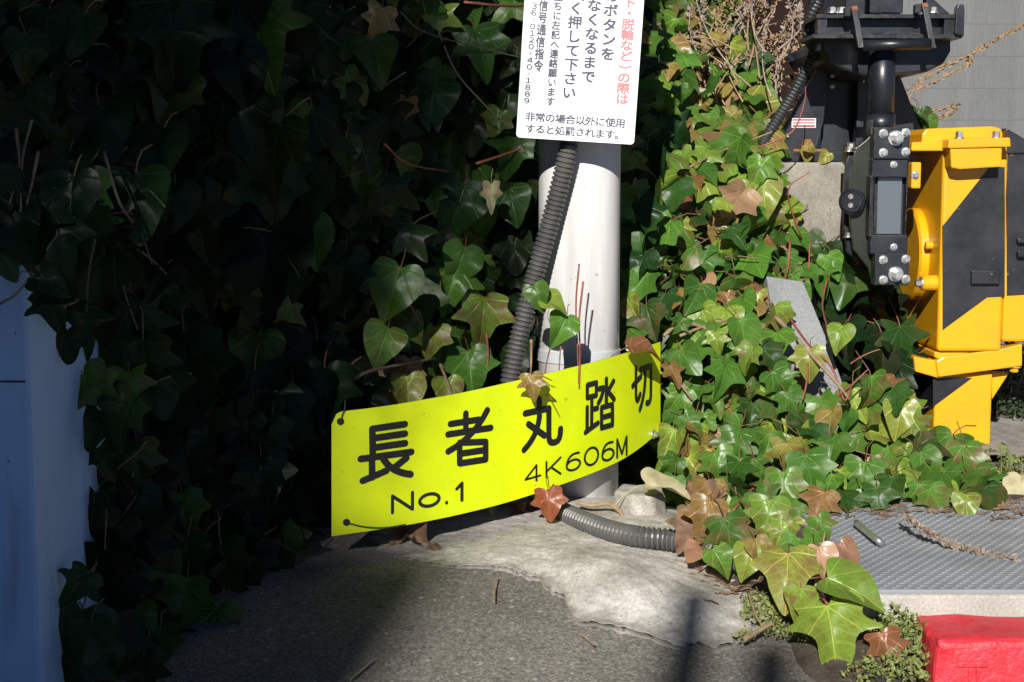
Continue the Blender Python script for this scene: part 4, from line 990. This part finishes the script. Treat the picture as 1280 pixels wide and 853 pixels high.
for (x, y) in scatter(RIGHT, 22, rr, 12000):
    Y = D(x, y) + rr.uniform(.03, .12); m = leaf_matrix(at(x, y, Y), rnorm(rr), (rr.gauss(0,.6), 0, -1), rr.uniform(36,62)*Y/FPX, rr.gauss(0,.6))
    mass.add(pick(rr), m, *tone_sun(rr))
# low dark leaves behind, between the bank and the machine
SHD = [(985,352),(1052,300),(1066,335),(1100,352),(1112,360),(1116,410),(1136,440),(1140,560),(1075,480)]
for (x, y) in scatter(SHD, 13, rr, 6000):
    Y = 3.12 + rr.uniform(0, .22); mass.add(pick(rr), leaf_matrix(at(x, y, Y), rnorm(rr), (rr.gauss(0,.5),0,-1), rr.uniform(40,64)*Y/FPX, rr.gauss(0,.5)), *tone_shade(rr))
mass.build(t)
for p, r, mt in (([(968,395),(990,418),(1020,450),(1045,478),(1062,500)],.005,'stem'), ([(985,395),(1010,430),(1040,460),(1055,500),(1064,484)],.0025,'redstem'), ([(1063,455),(1075,447),(1090,440),(1100,437)],.0016,'redstem'), ([(988,300),(984,340),(974,365)],.003,'redstem'), ([(1035,345),(1028,380),(1034,410)],.0022,'redstem'),
    ([(1040,500),(1060,485),(1085,462)],.002,'redstem'), ([(830,420),(850,405),(880,410),(905,430)],.004,'stem'), ([(835,470),(850,480),(865,500)],.003,'stem'), ([(1010,455),(1008,480),(1003,500)],.0022,'redstem'), ([(860,600),(880,640),(905,655)],.0025,'redstem'), ([(915,640),(940,612),(960,600)],.0025,'redstem'),
    ([(1030,640),(1050,600),(1058,580)],.003,'redstem'), ([(900,690),(930,660),(950,640)],.0025,'redstem'), ([(850,420),(890,405),(930,398)],.003,'stem'), ([(955,372),(1005,350),(1013,300)],.0022,'redstem'), ([(860,210),(900,190),(940,175),(965,165)],.0025,'stem'), ([(948,185),(990,165),(1005,130),(1007,108)],.002,'redstem'), ([(1002,300),(985,240),(1012,215)],.002,'redstem')):
    twig(t, p, -.045, r, M[mt])
# two small leaves on the gate base, leaves seen beyond the gate
for (x, y, Y, s, a, tn) in ((1009,192,3.24,20,5,.78), (1031,197,3.24,18,-40,.76), (1012,185,3.22,14,60,.8), (1150,150,3.6,32,0,.3), (1163,156,3.6,24,20,.42), (1142,146,3.62,26,-20,.34)):
    put_leaf(t, LKIND['heart'][1], leaf_matrix(at(x, y, Y), (.1,-1,.2), (0,0,-1), s*Y/FPX, R(a)), tn, .3)

# ---- sprig that creeps over the kerb in front
t = thing('ivy_sprig', 'low ivy sprig with large yellow veined leaves before the steel lid', 'ivy', atg(1040, 830))
for (x, y, Y, s, a, tone, bl, pl, kd, n_) in ((1041,792,1.90,104,6,.66,.35,0,'three',(-.05,-.8,.75)), (1064,735,1.93,86,58,.6,.35,0,'heart',(.1,-.6,.95)), (984,716,1.97,80,-4,.74,.7,0,'penta',(-.15,-.7,.85)), (1000,752,1.93,50,-10,.66,.9,0,'heart',(0,-.8,.7)), (1028,660,2.1,40,20,.5,.6,0,'three',(.1,-.9,.5)), (975,668,2.12,46,-24,.6,.8,0,'three',(-.3,-.9,.4)), (948,688,2.1,40,12,.82,.6,0,'heart',(.2,-.9,.4)),
    (1110,812,1.90,58,14,.92,.5,0,'three',(.1,-.9,.6)), (1068,828,1.92,60,-30,.76,.5,0,'heart',(0,-.4,1)), (1028,700,2.02,46,10,.8,.2,.75,'heart',(0,-1,.4)), (1061,690,2.03,40,40,.9,.6,.3,'heart',(.2,-.8,.6)), (1016,672,2.08,34,-30,.5,.1,0,'heart',(0,-.6,1)),
    (990,684,2.08,40,-30,.5,.1,0,'heart',(-.2,-.8,.7)), (1120,838,1.88,34,20,.88,.7,0,'heart',(.3,-.8,.5)), (960,648,2.2,62,-8,.58,.4,0,'three',(-.1,-1,.4)), (882,648,2.17,60,-16,.86,.5,0,'three',(-.1,-1,.3)), (912,672,2.12,66,12,.36,.7,0,'three',(.1,-1,.35)), (900,700,2.1,44,30,.5,.4,0,'heart',(.1,-.8,.6)), (868,690,2.15,36,-40,.9,.4,.3,'heart',(.1,-.6,.9)), (935,700,2.1,50,-20,.66,.6,0,'heart',(-.2,-.9,.5)), (1085,850,1.86,40,-20,.85,.5,.2,'heart',(.1,-.7,.8))):
    put_leaf(t, LKIND[kd][int(x*7+y) % len(LKIND[kd])], leaf_matrix(at(x, y, Y), n_, (0,-.2,-1), s*.88*Y/FPX, R(a)), tone, bl, pl)
for p, r, mt in (([(1018,740,2.0),(1026,700,2.03),(1031,665,2.06)],.0022,'dry'), ([(960,700,2.1),(985,690,2.06),(1000,720,1.98)],.0026,'redstem'), ([(1000,750,1.97),(1018,740,1.96),(1035,755,1.93)],.002,'redstem'), ([(1078,833,1.9),(1095,846,1.9),(1105,835,1.9)],.0025,'redstem'), ([(960,690,2.12),(940,640,2.3),(915,620,2.5)],.003,'redstem'), ([(930,800,1.93),(955,785,1.95),(968,778,1.96)],.004,'stem'),
    ([(1040,700,2.03),(1060,705,2.0),(1066,720,1.95)],.002,'redstem'), ([(935,740,2.05),(945,770,1.98),(953,782,1.96)],.002,'stem')):
    twig(t, p, 0, r, M[mt])

# ------------------------------------------------------------------ dry plants, weeds, litter
def bract(mb, p, d, s, rr):
    d = (Vector(d) + Vector((rr.gauss(0,.5), rr.gauss(0,.5), rr.gauss(0,.5)))).normalized(); a = d.cross(Vector((rr.gauss(0,1), rr.gauss(0,1), rr.gauss(0,1)))).normalized(); n = d.cross(a)
    mb.add([p, p + d*s*.5 + a*s*.28 + n*s*.1, p + d*s, p + d*s*.5 - a*s*.28 + n*s*.1], [(0,1,2,3)])
def spike(parent, pix, Y, r, dens, s, mat, stemmat, rr, f0=.2):
    P = smooth_path([at(x, y, Y if not q else q[0]) for x, y, *q in pix], 10); n = len(P)
    MB().tube(P, [r*(1-.5*i/n) for i in range(n)], 5).build('stalk', stemmat, parent)
    mb = MB()
    for i, p in enumerate(P):
        if i/n < f0: continue
        d = (P[min(i+1, n-1)] - P[max(0, i-1)]).normalized()
        for k in range(dens):
            q = p + d*rr.uniform(0, .5)*(P[1]-P[0]).length
            bract(mb, q, d*.8, s*rr.uniform(.6, 1.15), rr)
    return stuff(mb.build('seed_heads', mat, parent))
rr = random.Random(8)
t = thing('dry_weed', 'tan dry seed stalks arching before the grey wall', 'weed', at(1115, 230, 3.75))
for pix, dn in (([(1110,190),(1150,100),(1200,75),(1245,50),(1274,34)], 6), ([(1110,170),(1125,122),(1150,102),(1205,72)], 4), ([(1112,160),(1126,124),(1160,106),(1208,82),(1212,76)], 5), ([(1112,190),(1145,148),(1168,140),(1196,130)], 4), ([(1115,190),(1160,152),(1180,146),(1194,137)], 4)):
    spike(t, pix, 3.75, .0024, dn, .0125, M['dry'], M['dry'], rr, .35)
t = thing('dry_brush', 'tangle of dry brown stems above the ivy by the gate', 'weed', at(950, 160, 3.4))
for k in range(105):
    x, y = rr.uniform(880, 985), rr.uniform(50, 165); Y = rr.uniform(3.25, 3.55); a = rr.gauss(-.2, .75); L = rr.uniform(60, 170); cv = rr.uniform(-.9,.9)
    P = []
    for i in range(7):
        f = i/6; P.append((x + math.sin(a + cv*f)*L*f, y - math.cos(a + cv*f)*L*f))
    P = [(min(px, 1000), py) for px, py in P]
    mb = MB(); pts_ = smooth_path([at(px, py, Y + .02*i) for i, (px, py) in enumerate(P)], 5); n = len(pts_)
    mb.tube(pts_, [.0022*(1-.7*i/n) for i in range(n)], 4)
    for i in range(n//2, n):
        if rr.random() < .85:
            for _ in range(4): bract(mb, pts_[i], (0,0,.4), rr.uniform(.006,.014), rr)
    mb.build('stem', M['dry'] if rr.random() < .7 else M['dry2'], t)
t = thing('dead_flower_spike', 'dry pinkish flower spike lying across the steel lid', 'dry plant', onz(1200, 690, .01))
spike(t, [(1128,640,2.32),(1145,656,2.26),(1180,676,2.222),(1220,690,2.195),(1266,699,2.155)], 2.3, .0024, 10, .0115, M['dry2'], M['dry'], rr, .05)

def clump(mb, c, rad, hgt, n, s, rr):
    for _ in range(n):
        a = rr.uniform(0, 6.28); r = rad*math.sqrt(rr.random()); p = Vector((c.x + math.cos(a)*r, c.y + math.sin(a)*r, c.z + rr.random()*hgt*(1 - (r/rad)**2) + .002))
        bract(mb, p, (rr.gauss(0,.8), -.3, .7), s*rr.uniform(.6,1.3), rr)
t = None; mb = MB()
for (x, y, r_, n_) in ((952,772,.03,260), (985,765,.03,200), (968,792,.022,150), (1000,798,.022,90), (930,800,.012,50), (945,755,.02,120)): clump(mb, atg(x, y, .012), r_, .018, n_, .0065, rr)
o = stuff(mb.build('moss', M['moss'])); tag(o, 'small yellow green moss and stonecrop on the soil left of the sprig', 'moss')
mb = MB()
for (x, y, r_, n_) in ((1100,790,.025,140), (1125,790,.03,200), (1145,800,.025,160), (1140,830,.03,220), (1120,845,.035,220), (1150,850,.02,120), (1105,770,.02,90), (1080,850,.03,120)): clump(mb, atg(x, y, .01), r_, .035, n_, .008, rr)
o = stuff(mb.build('weeds', M['moss'])); tag(o, 'small yellow green weeds between the sprig and the red block', 'weeds')
mb = MB()   # dry litter of leaves and twigs on the soil
for _ in range(260):
    x, y = (rr.uniform(1000, 1285), rr.gauss(634, 7)) if rr.random() < .45 else (rr.gauss(925, 34), rr.gauss(712, 22))
    p = atg(x, y, .012) if x < 1000 else onz(x, y, .004); a = rr.uniform(0, 3.14) if x < 1000 else rr.gauss(0, .3); L = rr.uniform(.006, .03)
    d = Vector((math.cos(a), math.sin(a)*.6, rr.uniform(-.1,.25)))*L; mb.tube([p, p+d*.5+Vector((0,0,.002)), p+d], [.0012,.0011,.0008], 4)
    if rr.random() < .4: bract(mb, p, (rr.gauss(0,1), rr.gauss(0,1), .3), rr.uniform(.008,.02), rr)
o = stuff(mb.build('leaf_litter', M['dead'])); tag(o, 'brown dry litter and broken twigs under the right ivy', 'litter')

def dead_leaf(px, py, Y, s, a, curl, mat, label, n_=(0,-.6,.8), kind='three'):
    v, f, mi, uv = LEAVES[LKIND[kind][1]]; m = leaf_matrix(at(px, py, Y), n_, (0,0,-1), s*Y/FPX, R(a)); vs = []
    for x, y, z in v:
        z2 = z + curl*x*x*1.6 + curl*.5*(y-.4)**2 + .05*N((x*3, y*3, s)); x2 = x*(1-.35*abs(curl)); vs.append(m @ Vector((x2, y, z2)))
    mb = MB(); mb.add(vs, f); o = mb.build('fallen_leaf', mat, smooth=True); tag(o, label, 'leaf', 'dead leaves lying about the footing'); return o
dead_leaf(498, 674, 2.33, 36, -30, .9, M['dead'], 'curled brown dead leaf under the lower left edge of the yellow sign')
dead_leaf(526, 680, 2.31, 40, 60, 1.2, M['dead'], 'crumpled brown dead leaf right of the curled one under the sign')
dead_leaf(550, 690, 2.27, 34, 20, -.9, M['dead'], 'dark crumpled leaf lowest on the footing edge under the sign', (.2,-.7,.8))
dead_leaf(617, 637, 2.46, 22, -10, .6, M['deadpale'], 'tiny pale leaf peeping out under the middle of the sign')
dead_leaf(648, 645, 2.46, 28, 40, .9, M['dead'], 'brown leaf left of the red leaf under the sign')
dead_leaf(832, 608, 2.46, 60, 80, .25, M['deadpale'], 'long pale cream leaf right of the pole foot', (.1,-.35,1), 'heart')
dead_leaf(858, 662, 2.2, 50, -20, .5, M['dead'], 'brown leaf over the lower end of the grey conduit', (-.2,-1,.4))
dead_leaf(880, 628, 2.5, 46, 10, .4, M['dead'], 'tan leaf right of the long pale cream leaf', (0,-.9,.5), 'penta')
dead_leaf(1276, 614, 2.7, 50, 0, -.3, M['deadpale'], 'pale tan leaf at the right edge beyond the steel lid', (-.3,-.8,.5), 'heart')
dead_leaf(614, 246, 2.6, 34, 0, 1.0, M['deadpale'], 'pale shrivelled leaf caught in the dark ivy left of the conduit', (0,-1,.2))
dead_leaf(176, 192, 1.9, 62, 60, .8, M['dead'], 'rust brown dead leaf caught in the dark hanging ivy', (0,-1,.3))
for k, (pix, r_, lb) in enumerate((([(621,722),(618,735),(617,752)], .0014, 'short dry twig standing on the concrete edge'), ([(438,850),(452,838),(466,826)], .0016, 'thin pale straw on the dark asphalt near the bottom edge'),
      ([(632,635),(648,655),(666,676)], .0012, 'fine dark stalk bent over the footing below the sign'), ([(725,792),(735,800),(742,806)], .0014, 'tiny brown twig on the asphalt by the footing tip'))):
    P = [atg(x, y, .012 if k != 1 else .006) for x, y in pix]
    o = MB().tube(smooth_path(P, 4), r_, 5).build('twig', M['dry'] if k < 2 else M['stem']); tag(o, lb, 'twig')
o = MB().tube(smooth_path([at(722,628,2.46), at(738,632,2.45), at(760,630,2.45), at(775,640,2.45), at(782,652,2.45), at(799,650,2.45)], 5), .0035, 7).build('twig', M['dry']); tag(o, 'crooked tan twig lying over the conduit at the pole foot', 'twig')

# small leafy weed and clipped hedge beside the post
t = thing('weed_plant', 'small bushy weed with narrow leaves right of the yellow post foot', 'weed', at(1240, 610, 2.85))
mb = MB(); st = MB()
for k in range(34):
    b = at(rr.uniform(1195, 1275), rr.uniform(595, 625), rr.uniform(2.75, 2.95)); tip = b + Vector((rr.gauss(.01,.02), rr.gauss(0,.02), rr.uniform(.03,.08))); st.tube([b, (b+tip)/2 + Vector((.004,0,0)), tip], [.0012,.001,.0008], 4)
    for i in range(12): bract(mb, b + (tip-b)*(i/12), (rr.gauss(0,.7), rr.gauss(0,.7), .4), rr.uniform(.010,.018), rr)
st.build('stems', M['moss'], t); stuff(mb.build('foliage', M['moss'], t))
t = thing('hedge', 'dark fine leaved shrub behind the yellow post', 'shrub', at(1255, 560, 3.5))
mb = MB(); st = MB()
for k in range(30):
    b = Vector((at(1255,560,3.5).x + rr.gauss(0,.02), 3.5 + rr.gauss(0,.03), 0)); tip = at(rr.gauss(1262,16), rr.uniform(400, 540), rr.uniform(3.4,3.7)); st.tube([b, (b+tip)/2, tip], [.003,.002,.001], 4)
    for i in range(80):
        f = rr.uniform(.35, 1); bract(mb, b + (tip-b)*f + Vector((rr.gauss(0,.018), rr.gauss(0,.018), rr.gauss(0,.018))), (rr.gauss(0,1), rr.gauss(0,1), .2), rr.uniform(.008,.016), rr)
st.build('stems', M['stem'], t); stuff(mb.build('foliage', M['hedge'], t))

# ------------------------------------------------------------------ unseen things added behind the camera to cast shade into the view
UV_ = Vector((math.cos(SUN_AZ), -math.sin(SUN_AZ), 0)); WV = Vector((math.sin(SUN_AZ), math.cos(SUN_AZ), 0))
edge = at(480, 560, 2.25); u0 = edge.dot(UV_)
t = thing('shade_caster_block', 'unseen tall block added behind the viewer to cast the left shade', 'shade_caster_block', UV_*(u0-8) - WV*42)  # added only for the shade edge it throws on the left
def obox(u_a, u_b, w_a, w_b, z0, z1):
    c = [UV_*u + WV*w for u, w in ((u_a,w_a),(u_b,w_a),(u_b,w_b),(u_a,w_b))]; mb = MB()
    return mb.add([q + Vector((0,0,z0)) for q in c] + [q + Vector((0,0,z1)) for q in c], [(3,2,1,0),(4,5,6,7),(0,1,5,4),(1,2,6,5),(2,3,7,6),(3,0,4,7)])
obox(u0-16, u0, -50, -40, -1, 30).build('wall', M['shade_caster_block'], t)
for fl in range(9):
    for c in range(5): obox(u0-15+c*3, u0-13.2+c*3, -40.02, -39.97, .8+fl*3.2, 2.4+fl*3.2).build('window', M['glass'], t)
lo_ = atg(500, 790); tip = atg(430, 700); hz = (12 + tip.dot(WV))*math.tan(SUN_EL) + tip.z
t = thing('shade_caster_house', 'unseen low block added behind the viewer to shade the left ground', 'house', UV_*(lo_.dot(UV_)-3) - WV*15)  # second added blocker, its height set by where the ground shade ends
obox(lo_.dot(UV_)-7, lo_.dot(UV_), -18, -12, -1, hz).build('wall', M['shade_caster_block'], t); obox(lo_.dot(UV_)-7.2, lo_.dot(UV_)+.02, -18.2, -11.9, hz-.25, hz-.02).build('parapet', M['shade_caster_block'], t)
for c in range(3): obox(lo_.dot(UV_)-6+c*2, lo_.dot(UV_)-4.8+c*2, -12.02, -11.97, 1.0, 2.4).build('window', M['glass'], t)
# unseen tree added so that its crown dapples the ivy left of the notice
t = thing('shade_caster_tree', 'unseen leafy tree added behind the viewer to dapple the ivy', 'tree', UV_*(u0-1.2) - WV*7)
tc_ = at(560, 120, 2.62); wC = 7.0
cz = tc_.z + (wC + tc_.dot(WV))*math.tan(SUN_EL)
base = UV_*(u0-1.0) - WV*wC; base.z = -.16
MB().tube(smooth_path([base, base + Vector((.05,0,1.6)), base + Vector((.0,.1,2.8)), base + Vector((-.1,0,cz-base.z))], 6), [.12 - .004*i for i in range(19)], 10).build('trunk', M['stem'], t, smooth=True)
mb = MB(); br = MB(); rr = random.Random(31)
uR = tc_.dot(UV_) + .1          # right limit of the crown
for k in range(80):
    uu = uR - .12 - abs(rr.gauss(0, .75)); zz = cz + rr.uniform(-.48, .8); ww = -wC + rr.gauss(0,.45); c = UV_*uu + WV*ww; c.z = zz
    br.tube([base + Vector((0,0,2.6)), (base + Vector((0,0,2.9)) + c)/2, c], [.03,.02,.006], 5)
    for i in range(70):
        p = c + Vector((rr.gauss(0,.16), rr.gauss(0,.16), rr.gauss(0,.13)))
        if p.dot(UV_) < uR: bract(mb, p, (rr.gauss(0,1), rr.gauss(0,1), rr.gauss(0,1)), rr.uniform(.07,.12), rr)
br.build('limbs', M['stem'], t); stuff(mb.build('crown', M['hedge'], t))
# two unseen posts added behind the viewer to cast shadow bands on the ground
for (px, py, hh, lb) in ((872, 735, 0, 'taller unseen post added behind the viewer for a ground shadow'), (965, 800, 0, 'shorter unseen post added behind the viewer for a ground shadow')):
    tip = atg(px, py, .01); w0 = -4.5; b = UV_*tip.dot(UV_) + WV*w0; hz = (tip.dot(WV) - w0)*math.tan(SUN_EL) + tip.z
    mb = MB().tube([(b.x, b.y, -.2), (b.x, b.y, hz-.03), (b.x, b.y, hz-.008), (b.x, b.y, hz)], [.032,.032,.024,.008], 20); tag(mb.build('shade_caster_post', M['steel'], smooth=True), lb, 'post')
